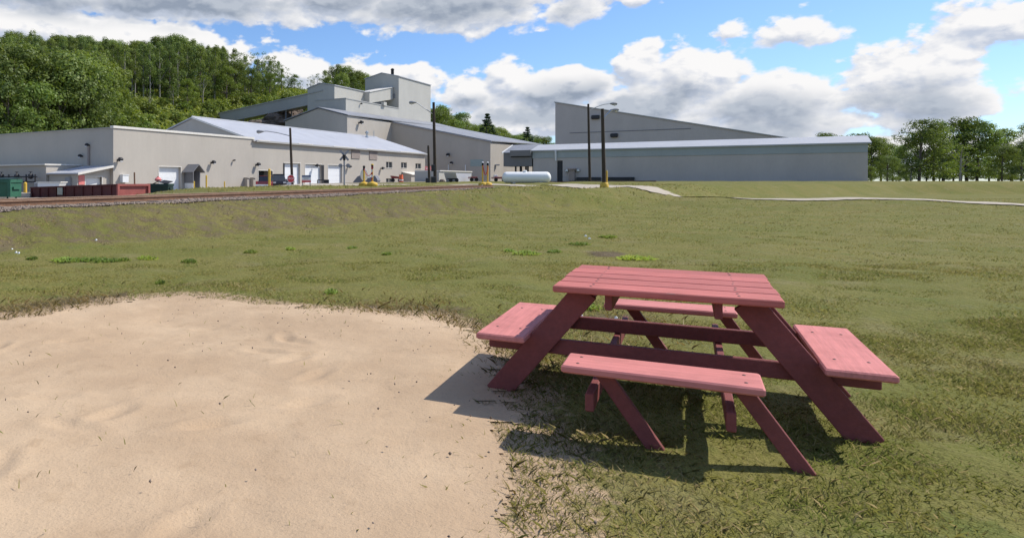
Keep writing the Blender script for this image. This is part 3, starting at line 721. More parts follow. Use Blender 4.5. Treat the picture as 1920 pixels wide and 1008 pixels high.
# ---- gabled part
def gabled_building():
    t = thing('gabled_building', at(W0, uB, 0, .2), 'beige metal building with blue grey gabled roof, three open white bays and small windows', 'building')
    A = W0; vr = 11.5; ze = CAMZ + 78 / FPX * at(A, uB, 0, 0).y - .02; zr = CAMZ + 120 / FPX * 102.5
    k = (zr - ze) / vr; vb = 23.0
    doors = [rect_on_wall(533, 563, 306, 352), rect_on_wall(572, 603, 308, 352), rect_on_wall(615, 642, 309.5, 350)]
    dark = rect_on_wall(484.5, 511, 320, 356)
    holes = [(d[0], d[1], -.3, d[3]) for d in doors + [dark]]
    wins = [rect_on_wall(724, 735.5, 303.5, 314.5), rect_on_wall(752, 763, 304.5, 315), rect_on_wall(779, 789.5, 306.5, 316), rect_on_wall(724, 736.5, 334.5, 345)]
    mb = MB(); u0 = uB + .01
    holed_wall(mb, A, u0, uE, -.3, ze - .14, 0, .4, holes + wins)
    for uu in (u0, uE - .4):
        mb.prism([at(A, uu, .4, -.3), at(A, uu, vb, -.3), at(A, uu, vb, ze - .14), at(A, uu, vr, zr - .14), at(A, uu, .4, ze - .14 + .4 * k)], U * .4)
    wall_box(mb, A, u0 + .4, uE - .4, vb - .4, vb, -.3, ze - .2)
    mesh_obj('wall', mb, M['wall'], t)
    ov = .35
    rf = MB(); c = ze - ov * k
    rf.prism([at(A, u0 - .25, -ov, c - .1), at(A, u0 - .25, vr, zr - .1), at(A, u0 - .25, vr, zr + .08), at(A, u0 - .25, -ov, c + .08)], U * (uE - u0 + .6))
    rf.prism([at(A, u0 - .25, vr + .003, zr - .1), at(A, u0 - .25, vb + ov, ze - .1), at(A, u0 - .25, vb + ov, ze + .08), at(A, u0 - .25, vr + .003, zr + .08)], U * (uE - u0 + .6))
    mesh_obj('roof', rf, M['roof'], t)
    g = MB(); wall_box(g, A, u0 + .02, uE + .3, -ov - .16, -ov - .005, c - .18, c + .06); mesh_obj('gutter', g, M['wall_grey'], t)
    g = MB()
    for (a, b) in ((0.3, 3), (10, 14), (20, 27), (31, 38), (44, 52)): wall_box(g, A, u0 + a, u0 + b, -ov - .2, -ov - .165, c - .02, c + .12)
    mesh_obj('snow_guard', g, M['cream'], t)
    rd = MB().tube([at(A, u0 - .25, vr, zr + .09), at(A, uE + .35, vr, zr + .09)], .12, 8); mesh_obj('ridge_cap', rd, M['roof'], t)
    fa = MB().prism([at(A, u0 - .3, -ov, c - .16), at(A, u0 - .3, vr, zr - .16), at(A, u0 - .3, vr, zr + .1), at(A, u0 - .3, -ov, c + .1)], U * -.06)
    mesh_obj('roof_edge', fa, M['cream'], t)
    for i, d in enumerate(holes[:3]): door_parts(t, A, d, .36)
    # shade inside the open bay, painted as a dark door panel
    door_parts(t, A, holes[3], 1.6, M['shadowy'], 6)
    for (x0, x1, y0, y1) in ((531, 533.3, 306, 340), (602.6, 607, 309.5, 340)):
        h = rect_on_wall(x0, x1, y0, y1); mesh_obj('door_shade_strip', wall_box(MB(), A, h[0], h[1], -.06, -.002, .1, h[3]), M['dark'], t)  # dark strips painted for the shade in the door side openings
    for w in wins: window_parts(t, A, w)
    for (x0, x1, y0, y1) in ((658.5, 674.5, 281, 297), (692, 707, 282.5, 299)):
        h = rect_on_wall(x0, x1, y0, y1); lv = MB()
        nsl = 9
        for k2 in range(nsl):
            a = h[2] + (h[3] - h[2]) * k2 / nsl; b = h[2] + (h[3] - h[2]) * (k2 + 1) / nsl
            lv.hexa([at(A, h[0], -.14, a), at(A, h[1], -.14, a), at(A, h[1], -.001, a), at(A, h[0], -.001, a), at(A, h[0], -.06, b), at(A, h[1], -.06, b), at(A, h[1], -.001, b), at(A, h[0], -.001, b)])
        mesh_obj('louvre', lv, M['tan'], t)
    for (x, y) in ((480, 309), (591, 311), (714, 316), (652, 313)):
        p, _ = wall_pt(x, y); lamp_parts(t, p, -V, 1.05)
    p = PX(688, 256, 143); vt = MB().lathe([(.35, -.5), (.3, .1), (.16, .15), (.16, .6), (.36, .65), (.36, .95), (.1, 1.15)], p, 12); mesh_obj('roof_vent', vt, M['steel'], t, smooth=True)
    p = PX(701, 256.5, 146); mesh_obj('flue_pipe', MB().tube([p, p + Vector((0, 0, 1.3))], .07, 8), M['steel'], t)
    p = PX(728, 270, 139)
gabled_building()

# ---- small entry porch, dock shelter in front of the long wall
def porch():
    p, u = wall_pt(352, 350); A = W0
    t = thing('entry_porch', at(A, u, -.8, .2), 'narrow grey gabled entry porch standing out beside the recessed white door', 'porch')
    zt = 2.6; zr = 3.35; w = .72; u0, u1 = u - w, u + w
    mb = MB(); wall_box(mb, A, u0 + .1, u0 + .2, -1.5, -.06, 1.15, zt); wall_box(mb, A, u1 - .2, u1 - .1, -1.5, -.06, .1, zt); wall_box(mb, A, u0 + .2, u1 - .2, -.16, -.06, .1, zt)
    mesh_obj('wall', mb, M['midgrey'], t)
    mesh_obj('lower_panel', wall_box(MB(), A, u0 + .1, u0 + .2, -1.5, -.06, .1, 1.14), M['white'], t)
    rf = MB()
    rf.prism([at(A, u0 - .35, -1.9, zt - .2), at(A, u, -1.9, zr), at(A, u, -1.9, zr + .1), at(A, u0 - .35, -1.9, zt - .1)], V * 1.86)
    rf.prism([at(A, u + .002, -1.9, zr), at(A, u1 + .35, -1.9, zt - .2), at(A, u1 + .35, -1.9, zt - .1), at(A, u + .002, -1.9, zr + .1)], V * 1.86)
    mesh_obj('roof', rf, M['midgrey'], t)
    mesh_obj('step', wall_box(MB(), A, u0 - .1, u1 + .3, -2.3, -1.55, -.1, .28), M['concrete'], t)
porch()
def dock_shelter():
    A = W0; p, u1 = wall_pt(775, 340)
    u0 = uz(W0, U, 754)
    t = thing('dock_shelter', at(W0, u0, -2, .3), 'small grey box shed with a pale sloping roof below the small windows', 'shed')
    L = uz(at(W0, u0, 0, 0), -V, 771); ln = uz(at(W0, u0, -L, 0), U, 794)
    zo = CAMZ + 12 / FPX * at(W0, u0, -L, 0).y; zi = zo + .5
    mb = MB(); d0 = u0
    mb.prism([at(A, d0, -L, -.2), at(A, d0, -.01, -.2), at(A, d0, -.01, zi), at(A, d0, -L, zo)], U * ln)
    mesh_obj('wall', mb, M['wall'], t)
    rf = MB().prism([at(A, d0 - .2, -L - .25, zo + .0), at(A, d0 - .2, -.01, zi + .02), at(A, d0 - .2, -.01, zi + .14), at(A, d0 - .2, -L - .25, zo + .12)], U * (ln + .3))
    mesh_obj('roof', rf, M['cream'], t)
dock_shelter()

# ---- the large grey building behind, with its long sloping wing
M0 = Vector((5.88, 150.0, 0))
zME = CAMZ + 124 / FPX * 150; zMR = zME + .27 * 7.46; vMR = 7.46; vMB = 16.6
uW = uz(M0, U, 735); vW = -24.5; zWE = CAMZ + 75 / FPX * 154; uME = 61.4
def main_building():
    t = thing('sloped_roof_building', at(M0, 20, 0, 0), 'large grey metal building with one long roof sloping down over a shaded side wall', 'building')
    mb = MB(); A = M0
    gab = [at(A, 0, 0, -1), at(A, 0, vMB, -1), at(A, 0, vMB, zMR - (vMB - vMR) * .27 - .12), at(A, 0, vMR, zMR - .12), at(A, 0, 0, zME - .12)]
    mb.prism(gab, U * .4)
    wall_box(mb, A, .4, uW, 0, .4, -1, zME - .10)
    kz = (zME - zWE) / -vW
    mb.prism([at(A, uW, vW, -1), at(A, uW, 0, -1), at(A, uW, 0, zME - .12), at(A, uW, vW, zWE - .12)], U * .4)
    wall_box(mb, A, uW + .4, uME, vW, vW + .4, -1, zWE - .1)
    mb.prism([at(A, uME - .4, vW + .4, -1), at(A, uME - .4, vMB, -1), at(A, uME - .4, vMB, zMR - 2.6), at(A, uME - .4, vMR, zMR - .12), at(A, uME - .4, vW + .4, zWE)], U * .39)
    mesh_obj('wall', mb, M['wall'], t)
    rf = MB(); ov = .3
    rf.prism([at(A, -.3, -ov, zME - ov * kz), at(A, -.3, vMR, zMR), at(A, -.3, vMR, zMR + .2), at(A, -.3, -ov, zME - ov * kz + .2)], U * (uME + .6))
    rf.prism([at(A, uW - .25, vW - ov, zWE - ov * kz), at(A, uW - .25, -ov - .002, zME - ov * kz), at(A, uW - .25, -ov - .002, zME - ov * kz + .2), at(A, uW - .25, vW - ov, zWE - ov * kz + .2)], U * (uME - uW + .55))
    rf.prism([at(A, -.3, vMR + .002, zMR), at(A, -.3, vMB + ov, zMR - (vMB - vMR) * .27), at(A, -.3, vMB + ov, zMR - (vMB - vMR) * .27 + .2), at(A, -.3, vMR + .002, zMR + .2)], U * (uME + .6))
    for i, q in enumerate(rf.v):
        uu = (q - A).dot(U)
        if uu > uME: rf.v[i] = q + Vector((0, 0, 1.0))
    mesh_obj('roof', rf, M['roof_old'], t)
    e = MB(); e.prism([at(A, uW - .3, vW - ov, zWE - ov * kz - .15), at(A, uW - .3, -.02, zME - .15), at(A, uW - .3, -.02, zME + .12), at(A, uW - .3, vW - ov, zWE - ov * kz + .12)], U * -.05)
    mesh_obj('roof_edge', e, M['grey'], t)
    lamp_parts(t, at(A, 5, 0, zME - 1.3), -V, 1.6)
    W = at(A, uW, 0, 0)
    for (x, y, s) in ((842, 291, 1.5), (848, 306, 1.2)):
        k = uz(W, -V, x); p = at(W, 0, -k, 0); p.z = CAMZ + (HY - y) / FPX * p.y; lamp_parts(t, p, -U, s)
    # pale green panel on the shaded wall
    k0, k1 = uz(W, -V, 882), uz(W, -V, 906); pm = at(W, 0, -(k0 + k1) / 2, 0)
    z0 = CAMZ + 28 / FPX * pm.y; z1 = CAMZ + 41 / FPX * pm.y
    m2 = mat('faded_green_panel', (.33, .40, .38), .6, var=.12)
    mesh_obj('wall_panel', MB().hexa([at(W, -.05, -k0, z0), at(W, -.005, -k0, z0), at(W, -.005, -k1, z0), at(W, -.05, -k1, z0), at(W, -.05, -k0, z1), at(W, -.005, -k0, z1), at(W, -.005, -k1, z1), at(W, -.05, -k1, z1)]), m2, t)
    for x, y0, y1 in ((841, 309, 322), (873, 309, 322)):
        k = uz(W, -V, x); p = at(W, -.12, -k, 0); mesh_obj('flue_pipe', MB().tube([Vector((p.x, p.y, 0)), Vector((p.x, p.y, CAMZ + (HY - y0) / FPX * p.y))], .12, 8), M['white'], t)
    p = at(A, uW + .4, vW - .3, zWE - 5.2); mesh_obj('canopy', MB().box(p + U * 3, (1, 1, .25)), M['grey'], t)
main_building()
R0 = at(M0, 0, vMR + .25, 0)    # the ridge line: front of the tower group
def tower_group():
    zT = CAMZ + 196 / FPX * 187.3 + .15; uT0, uT1 = 39.8, 60.6; dv = 10.4; A = R0
    t = thing('tower_building', at(A, uT0, 0, zMR), 'tall pale metal tower with a low gabled top and a black stack', 'tower')
    mb = MB(); mb.prism([at(A, uT0, 0, 12), at(A, uT0, dv, 12), at(A, uT0, dv, zT), at(A, uT0, 5.2, zT + 1.25), at(A, uT0, 0, zT)], U * (uT1 - uT0))
    mesh_obj('wall', mb, M['wall_tower'], t)
    e = MB()
    e.prism([at(A, uT0 - .15, -.25, zT - .1), at(A, uT0 - .15, 5.2, zT + 1.27), at(A, uT0 - .15, 5.2, zT + 1.47), at(A, uT0 - .15, -.25, zT + .1)], U * (uT1 - uT0 + .3))
    e.prism([at(A, uT0 - .15, 5.202, zT + 1.27), at(A, uT0 - .15, dv + .2, zT), at(A, uT0 - .15, dv + .2, zT + .2), at(A, uT0 - .15, 5.202, zT + 1.47)], U * (uT1 - uT0 + .3))
    mesh_obj('roof', e, M['roof'], t)
    s = MB(); p = at(A, uT0 + .6, 2.2, zT); s.lathe([(.42, -.5), (.42, 1.9), (.5, 1.95), (.5, 2.15), (.2, 2.4)], p, 12); mesh_obj('stack', s, M['black'], t)
    v = MB(); q = at(A, uT0 - .2, 1.7, CAMZ + 159 / FPX * 189); rot = Matrix((U, V, Vector((0, 0, 1)))).transposed(); v.box(q, (.4, 1.2, 1.2), rot); mesh_obj('vent_hood', v, M['midgrey'], t)
    # lower block
    t = thing('lower_tower_block', at(A, 12.2, 0, zMR - 1), 'long pale metal block below the tower with a flat top', 'building')
    zb = CAMZ + 155 / FPX * 164.2
    mb = wall_box(MB(), A, 12.2, uT1 - .05, .006, 8.5, 12, zb)
    mesh_obj('wall', mb, M['wall_tower'], t)
    mesh_obj('roof_edge', wall_box(MB(), A, 12.1, uT0 - .01, -.1, 8.6, zb, zb + .22), M['wall_grey'], t)
    mesh_obj('vent_hood', MB().box(at(A, 31, -.2, zb + .5), (1.6, .8, .9), rot), M['wall_tower'], t)
    # transfer house
    t = thing('transfer_house', at(A, 12.2, 4, zb), 'small gabled metal house where the long conveyor gallery arrives', 'building')
    z2 = CAMZ + 180 / FPX * 166
    mb = MB(); mb.prism([at(A, 12.21, 3.2, 15), at(A, 12.21, 11, 15), at(A, 12.21, 11, z2 - .3), at(A, 12.21, 7.2, z2 + .75), at(A, 12.21, 3.2, z2)], U * 15.4)
    mesh_obj('wall', mb, M['wall_tower'], t)
    e = MB(); e.prism([at(A, 12, 3, z2 - .02), at(A, 12, 7.2, z2 + .77), at(A, 12, 7.2, z2 + .95), at(A, 12, 3, z2 + .16)], U * 15.8); e.prism([at(A, 12, 7.203, z2 + .77), at(A, 12, 11.2, z2 - .3), at(A, 12, 11.2, z2 - .12), at(A, 12, 7.203, z2 + .95)], U * 15.8)
    mesh_obj('roof', e, M['roof'], t)
    lamp_parts(t, at(A, 19, .0, zb - .6), -V, .9)
    # short gallery up to the tower
    t = thing('short_conveyor_gallery', at(A, 27, 3, zb), 'short pale conveyor gallery climbing from the small house to the tower', 'conveyor')
    a0, a1 = 26.5, 39.75; za, zc = z2 - 3.0, z2 + .9
    mb = MB(); mb.hexa([at(A, a0, 1.6, za), at(A, a1, 1.6, zc - 1.6), at(A, a1, 5.2, zc - 1.6), at(A, a0, 5.2, za), at(A, a0, 1.6, za + 2.8), at(A, a1, 1.6, zc + 1.6), at(A, a1, 5.2, zc + 1.6), at(A, a0, 5.2, za + 2.8)])
    mesh_obj('wall', mb, M['wall_tower'], t)
    rf = MB(); rf.hexa([at(A, a0 - .1, 1.35, za + 2.805), at(A, a1 - .01, 1.35, zc + 1.605), at(A, a1 - .01, 5.4, zc + 1.605), at(A, a0 - .1, 5.4, za + 2.805), at(A, a0 - .1, 1.35, za + 2.95), at(A, a1 - .01, 1.35, zc + 1.75), at(A, a1 - .01, 5.4, zc + 1.75), at(A, a0 - .1, 5.4, za + 2.95)])
    mesh_obj('roof', rf, M['cream'], t)
    # long gallery running off up-slope to the left
    a = PX(606, 181, 168); b = a + V * 46; b.z = a.z - 5.2
    t = thing('conveyor_gallery', Vector((b.x, b.y, G(b.x, b.y))), 'long grey enclosed conveyor gallery descending behind the gabled roof', 'conveyor')
    h = 1.35; mb = MB(); w = U * 3.4
    mb.hexa([a - Vector((0, 0, h)), b - Vector((0, 0, h)), b + w - Vector((0, 0, h)), a + w - Vector((0, 0, h)), a + Vector((0, 0, h)), b + Vector((0, 0, h)), b + w + Vector((0, 0, h)), a + w + Vector((0, 0, h))])
    mesh_obj('wall', mb, M['wall_grey'], t)
    mb = MB(); w2 = U * 3.8; o = U * -.2; H = Vector((0, 0, h + .003)); H2 = Vector((0, 0, h + .25))
    mb.hexa([a + o + H, b + o + H, b + o + w2 + H, a + o + w2 + H, a + o + H2, b + o + H2, b + o + w2 + H2, a + o + w2 + H2]); mesh_obj('roof', mb, M['wall_grey'], t)
    for k in (.25, .55, .8):
        q = a.lerp(b, k) + U * 1.7; g = G(q.x, q.y)
        for s in (-1, 1): mesh_obj('support_leg', MB().tube([q + U * s * 1.2 - Vector((0, 0, h)), Vector((q.x, q.y, g - .5)) + U * s * 2], .18, 6), M['midgrey'], t)
tower_group()

# ---- right-hand buildings
def right_buildings():
    A = Vector((50.9, 150, 0)); rot = Matrix((U, V, Vector((0, 0, 1)))).transposed()
    zl = CAMZ + 147 / FPX * 150; sl = .22; L = 44
    t = thing('shed_roof_building', Vector((A.x, A.y, 1.3)), 'tall dark grey building with a single roof slope falling away from its high corner', 'building')
    mb = MB(); mb.prism([at(A, 0, 0, 0), at(A, 0, -L, 0), at(A, 0, -L, zl - sl * L), at(A, 0, 0, zl)], U * 45); mesh_obj('wall', mb, M['wall_blue'], t)
    rf = MB(); rf.prism([at(A, -.2, .2, zl + .06), at(A, -.2, -L - .2, zl - sl * L - .02), at(A, -.2, -L - .2, zl - sl * L + .2), at(A, -.2, .2, zl + .28)], U * 45.4); mesh_obj('roof', rf, M['wall_grey'], t)
    for (x, y, s) in ((1117, 220, 1.6), (1152, 254, 1.4)):
        k = uz(A, -V, x); p = at(A, 0, -k, 0); z = CAMZ + (HY - y) / FPX * p.y
        mesh_obj('vent_hood', MB().box(Vector((p.x, p.y, z)) - U * .3, (.6, s, .8), rot, .1), M['dark'], t)
    bnd = MB(); bnd.hexa([at(A, -.06, -3, 11.6), at(A, -.002, -3, 11.6), at(A, -.002, -26, 11.6), at(A, -.06, -26, 11.6), at(A, -.06, -3, 11.75), at(A, -.002, -3, 11.75), at(A, -.002, -26, 11.75), at(A, -.06, -26, 11.75)]); mesh_obj('cable_tray', bnd, M['midgrey'], t)
    # low building in front
    B = Vector((37.2, 121, 0)); L2 = 46; ze, zr = 6.6, 7.75
    t = thing('low_grey_building', Vector((B.x, B.y, 1.3)), 'long low grey building with a white roof strip and dark doorway', 'building')
    mb = MB(); dk = (uz(B, -V, 1044.5), uz(B, -V, 1055)); dz = 4.9
    def seg(a, b, z0, z1, m0=0, th=.4): mb.hexa([at(B, m0, -a, z0), at(B, m0 + th, -a, z0), at(B, m0 + th, -b, z0), at(B, m0, -b, z0), at(B, m0, -a, z1), at(B, m0 + th, -a, z1), at(B, m0 + th, -b, z1), at(B, m0, -b, z1)])
    seg(0, dk[0], 0, 5.35); seg(dk[0], dk[1], dz, 5.35); seg(dk[1], L2, 0, 5.35)
    mb.prism([at(B, .4, 0, 0), at(B, 9, 0, 0), at(B, 9, 0, 6.5), at(B, 5, 0, zr - .1), at(B, .4, 0, ze)], -V * .4)
    mb.prism([at(B, .4, -L2, 0), at(B, 9, -L2, 0), at(B, 9, -L2, 6.5), at(B, 5, -L2, zr - .1), at(B, .4, -L2, ze)], V * .4)
    mesh_obj('wall', mb, M['wall_blue'], t)
    mb = MB(); seg2 = mb
    mb.hexa([at(B, -.08, .1, 5.36), at(B, .4, .1, 5.36), at(B, .4, -L2, 5.36), at(B, -.08, -L2, 5.36), at(B, -.08, .1, ze - .02), at(B, .4, .1, ze - .02), at(B, .4, -L2, ze - .02), at(B, -.08, -L2, ze - .02)])
    mesh_obj('fascia', mb, mat_siding('pale_green_grey_siding', (.37, .40, .39), pitch=.75), t)
    rf = MB(); rf.prism([at(B, -.35, .4, ze - .05), at(B, 5, .4, zr), at(B, 5, .4, zr + .2), at(B, -.35, .4, ze + .15)], -V * (L2 + .8)); rf.prism([at(B, 5.003, .4, zr), at(B, 9.4, .4, 6.5), at(B, 9.4, .4, 6.7), at(B, 5.003, .4, zr + .2)], -V * (L2 + .8)); mesh_obj('roof', rf, M['roof_low'], t)
    d = MB(); d.hexa([at(B, .25, -dk[0], 0), at(B, .35, -dk[0], 0), at(B, .35, -dk[1], 0), at(B, .25, -dk[1], 0), at(B, .25, -dk[0], dz), at(B, .35, -dk[0], dz), at(B, .35, -dk[1], dz), at(B, .25, -dk[1], dz)]); mesh_obj('door', d, M['dark'], t)
    k = dk[0] - .15; mesh_obj('downspout', MB().tube([at(B, -.2, -k, 4.9), at(B, -.35, -k, 6.0), at(B, -.42, -k, ze - .05)], .16, 8), M['white'], t)
    k = uz(B, -V, 1074); hb = MB(); hb.box(at(B, -.45, -k, 2.3), (.9, .9, 1.9), rot, .08); hb.box(at(B, -.55, -k, 3.4), (1.1, 1.2, .25), rot); mesh_obj('exhaust_hood', hb, M['tan'], t)
    for s in (-.9, .9): mesh_obj('wall_lamp', MB().box(at(B, -.2, -k + s, 3.2), (.4, .5, .5), rot, .08), M['steel'], t)
    g = MB()
    for (a, b) in ((uz(B, -V, 1082), uz(B, -V, 1127)), (uz(B, -V, 1140), uz(B, -V, 1190))):
        g.hexa([at(B, -.5, -a, 1.55), at(B, -.002, -a, 1.55), at(B, -.002, -b, 1.55), at(B, -.5, -b, 1.55), at(B, -.5, -a, 2.0), at(B, -.002, -a, 2.05), at(B, -.002, -b, 2.05), at(B, -.5, -b, 2.0)])
    mesh_obj('dark_base_strip', g, M['dark'], t)  # two dark strips set low along the wall
    # raised kerb line in front of the low building
    # elevated bridge between the wing and the low building
    C = Vector((36.6, 120.4, 0)); kb = uz(C, -V, 942); k2 = uz(C, -V, 956)
    t = thing('elevated_gallery', at(C, 3, -kb / 2, 1.3), 'boxy dark grey gallery on legs joining the low building above the white tank', 'gallery')
    z = lambda y: CAMZ + (HY - y) / FPX * 121
    f = lambda m0, m1, a, b, z0, z1: MB().hexa([at(C, m0, -a, z0), at(C, m1, -a, z0), at(C, m1, -b, z0), at(C, m0, -b, z0), at(C, m0, -a, z1), at(C, m1, -a, z1), at(C, m1, -b, z1), at(C, m0, -b, z1)])
    mesh_obj('wall', f(.6, 5, kb, -.0, z(311.5), z(286)), M['gallery'], t)
    mesh_obj('upper_cladding', f(0, 5.2, k2, -.05, z(292.5), z(281.5)), M['gallery'], t)
    mesh_obj('band', f(.5, .599, k2, -.05, z(294.5), z(292.7)), M['dark'], t)
    ze_, zr_ = z(286.5), CAMZ + 67.5 / FPX * 126.5
    rf = MB(); rf.prism([at(C, .35, -kb - .05, ze_), at(C, 6.2, -kb - .05, zr_), at(C, 6.2, -kb - .05, zr_ + .15), at(C, .35, -kb - .05, ze_ + .15)], -V * (-kb)); mesh_obj('roof', rf, M['roof_old'], t)
    rk = MB(); rk.prism([at(C, .3, -kb + .12, ze_ - .1), at(C, 6.25, -kb + .12, zr_ - .1), at(C, 6.25, -kb + .12, zr_ + .22), at(C, .3, -kb + .12, ze_ + .22)], V * .1); mesh_obj('roof_edge', rk, M['white'], t)
    for x in (963, 972, 986):
        k = uz(C, -V, x)
        for m in (1.2, 4.4): mesh_obj('support_leg', MB().tube([at(C, m, -k, .8), at(C, m, -k, z(311.5))], .16, 6), M['dark'], t)
right_buildings()

# ------------------------------------------------------------------ rock bank under the gallery
def rocks():
    for i, (x, y, Y, sx, sz) in enumerate(((500, 233, 176, 4.6, 1.5), (519, 226, 178, 4.2, 2.0), (538, 222, 180, 3.6, 2.0), (481, 237, 176, 3.6, 1.2), (553, 214, 182, 3.0, 1.6))):
        p = PX(x, y, Y); import bmesh
        bm = bmesh.new(); bmesh.ops.create_icosphere(bm, subdivisions=4, radius=1)
        for v in bm.verts:
            q = v.co; n = float(fbm2(np.array(q.x * 1.3 + i * 5), np.array(q.y * 1.3 + q.z * 1.7), 1.6, i)); v.co = q * (.65 + .75 * n)
            v.co = Vector((v.co.x * sx, v.co.y * sx * .7, v.co.z * sz))
        me = bpy.data.meshes.new('boulder'); bm.to_mesh(me); bm.free(); me.materials.append(M['rock'])
        o = bpy.data.objects.new('boulder', me); COL.objects.link(o); o.location = p; o.rotation_euler = (0, 0, i * 1.1)
        tag(o, ['broad brown boulder beneath the middle of the long conveyor gallery', 'pinkish brown boulder heaped highest in the middle of the rock bank', 'brown boulder against the dark gable wall of the large grey building',
                'low dark boulder just above the blue grey roof ridge', 'boulder tucked under the upper end of the long conveyor gallery'][i], 'boulder', 'boulders under the conveyor gallery')
rocks()

# ------------------------------------------------------------------ lamp posts
def lamp_post(top, bot, Y, arm, head, label, boxes=(), base=None, rb=.17):
    a = PX(top[0], top[1], Y); b = on_ground(bot[0], Y); 
    t = thing('lamp_post', b, label, 'lamp post', 'wooden lamp posts of the yard')
    d = (a - b)
    mesh_obj('pole', MB().tube([b - d.normalized() * .5, b + d * .33, b + d * .66, a], [rb, rb * .92, rb * .84, rb * .74], 10), M['pole'], t, smooth=True)
    if arm:
        pts = [PX(x, y, Y) for x, y in arm]
        mesh_obj('arm', MB().tube(pts, .055, 6), M['steel'], t, smooth=True)
        h = PX(head[0], head[1], Y); e = pts[-1]; ax = (h - e); ax.z *= .3; ax = ax.normalized()
        pass
        q_ = Y / 80; L = max(.75 * q_, (h - e).length); lh = MB(); lh.lathe([(.05 * q_, -.12), (.10 * q_, 0), (.17 * q_, L * .35), (.20 * q_, L * .7), (.14 * q_, L * .95), (.03, L)], e, 10, ax)
        lo = mesh_obj('lamp_head', lh, M['grey'], t, smooth=True)
        mesh_obj('lens', MB().lathe([(.05 * q_, -.11 * q_), (.14 * q_, -.05 * q_), (.15 * q_, 0)], e + ax * L * .62 - Vector((0, 0, .13 * q_)), 10), M['white'], lo, origin=b, smooth=True)
    for (y, s) in boxes:
        k = (y - top[1]) / (bot[1] - top[1]); q = a.lerp(PX(bot[0], bot[1], Y), k)
        mesh_obj('meter_box', MB().box(q + Vector((-.22, -.1, 0)), (.42 * s, .35 * s, .75 * s), None, .04), M['dark'], t)
    if base:
        mesh_obj('base_collar', MB().lathe([(.25, -.3), (.25, .02), (.24, .18), (.22, .30), (.17, .38)], b, 14), M['yellow'], t, smooth=True)
    return t
lamp_post((813, 192), (816, 347), 80, [(812, 214), (797, 204), (783, 194), (779, 192)], (771, 193), 'tall dark lamp post with an angled arm, before the shaded sloping wall', ((315, 1.0), (339, 1.3)), rb=.2)
lamp_post((803, 273), (805, 346), 86, None, None, 'short bare dark post close beside the tallest lamp post', ((340, 1.1),), rb=.17)
lamp_post((544, 240), (548, 353), 78, [(543.5, 255), (520, 249), (500, 246), (493, 246.5)], (481, 248.5), 'dark lamp post with a long arm standing before the three white bays', rb=.17)
lamp_post((1103, 195), (1106, 335), 104, [(1103.5, 208), (1118, 201), (1132, 196), (1145, 194.5)], (1156, 195), 'thin dark lamp post close to the low grey building', rb=.2)
lamp_post((1129.5, 204), (1133, 352), 40, [(1131, 222), (1138, 216), (1144, 209), (1148, 206)], (1158, 205.5), 'brown lamp post with a yellow base collar beside the gravel road', base=True, rb=.115)

# ------------------------------------------------------------------ yellow posts in tyre bases, joined by red hose
def tyre_posts():
    def post(p, h, capm, label):
        t = thing('yellow_post', p, label, 'post', 'yellow posts in round bases')
        mesh_obj('base', MB().lathe([(.30, 0), (.34, .05), (.35, .14), (.30, .22), (.16, .27), (.08, .29)], p + Vector((0, 0, -.02)), 16), M['yellow'], t, smooth=True)
        mesh_obj('pole', MB().tube([p + Vector((0, 0, .25)), p + Vector((0, 0, h - .26))], .062, 10), M['yellow'], t, smooth=True)
        mesh_obj('sleeve', MB().tube([p + Vector((0, 0, h - .27)), p + Vector((0, 0, h - .05))], .075, 10), M['black'], t, smooth=True)
        mesh_obj('cap', MB().lathe([(.085, 0), (.085, .05), (.03, .09)], p + Vector((0, 0, h - .05)), 10), capm, t, smooth=True)
        return t
    a, b = on_ground(682.5, 45), on_ground(698, 44)
    post(a, 1.28, M['black'], 'yellow post in a round base before the white disc, grass verge by the track')
    post(b, 1.36, M['yellow'], 'yellow post carrying the upright red and white arm on the grass verge')
    c, d = on_ground(905, 56), on_ground(914.5, 56)
    post(c, 1.86, M['white'], 'white capped yellow post farther from the white tank, at the road crossing')
    post(d, 1.86, M['white'], 'white capped yellow post nearer to the white tank, at the road crossing')
    def hose(p, q, s, r, label):
        pts = []
        for k in range(13):
            f = k / 12; x = p.lerp(q, f); x.z -= s * (1 - (2 * f - 1) ** 2); pts.append(x)
        o = mesh_obj('red_hose', MB().tube(pts, r, 6), M['stopred'], origin=(p + q) / 2, smooth=True); tag(o, label, 'hose', 'red hoses hung between yellow posts')
    up = lambda p, z: p + Vector((0, -.1, z))
    hose(up(a, 1.1), up(b, .95), .38, .022, 'thin red hose sagging between the two posts on the grass verge')
    hose(up(c, 1.6), up(d, 1.55), .72, .035, 'red hose looped low between the two posts at the road crossing')
    t = thing('barrier_arm', b + Vector((.02, -.12, .3)), 'upright red and white striped arm against a yellow post', 'barrier')
    for k in range(5): mesh_obj('stripe', MB().box(b + Vector((-.03, -.14, .45 + .17 * k)), (.09, .04, .168)), M['stopred'] if k % 2 == 0 else M['white'], t)
    p = a + Vector((.03, .25, .72)); ds = MB().lathe([(.26, -.015), (.27, 0), (.26, .015)], p, 24, Vector((.25, -1, .05)).normalized())
    for i, v in enumerate(ds.v): ds.v[i] = Vector((v.x, v.y, p.z + (v.z - p.z) * 1.5))
    t = thing('round_sign', Vector((p.x, p.y, G(p.x, p.y))), 'white oval disc on a thin leg behind a yellow post', 'sign')
    mesh_obj('disc', ds, M['white'], t, smooth=True); mesh_obj('leg', MB().tube([Vector((p.x, p.y + .05, G(p.x, p.y + .05) - .1)), p + Vector((0, .05, .2))], .02, 6), M['steel'], t)
tyre_posts()

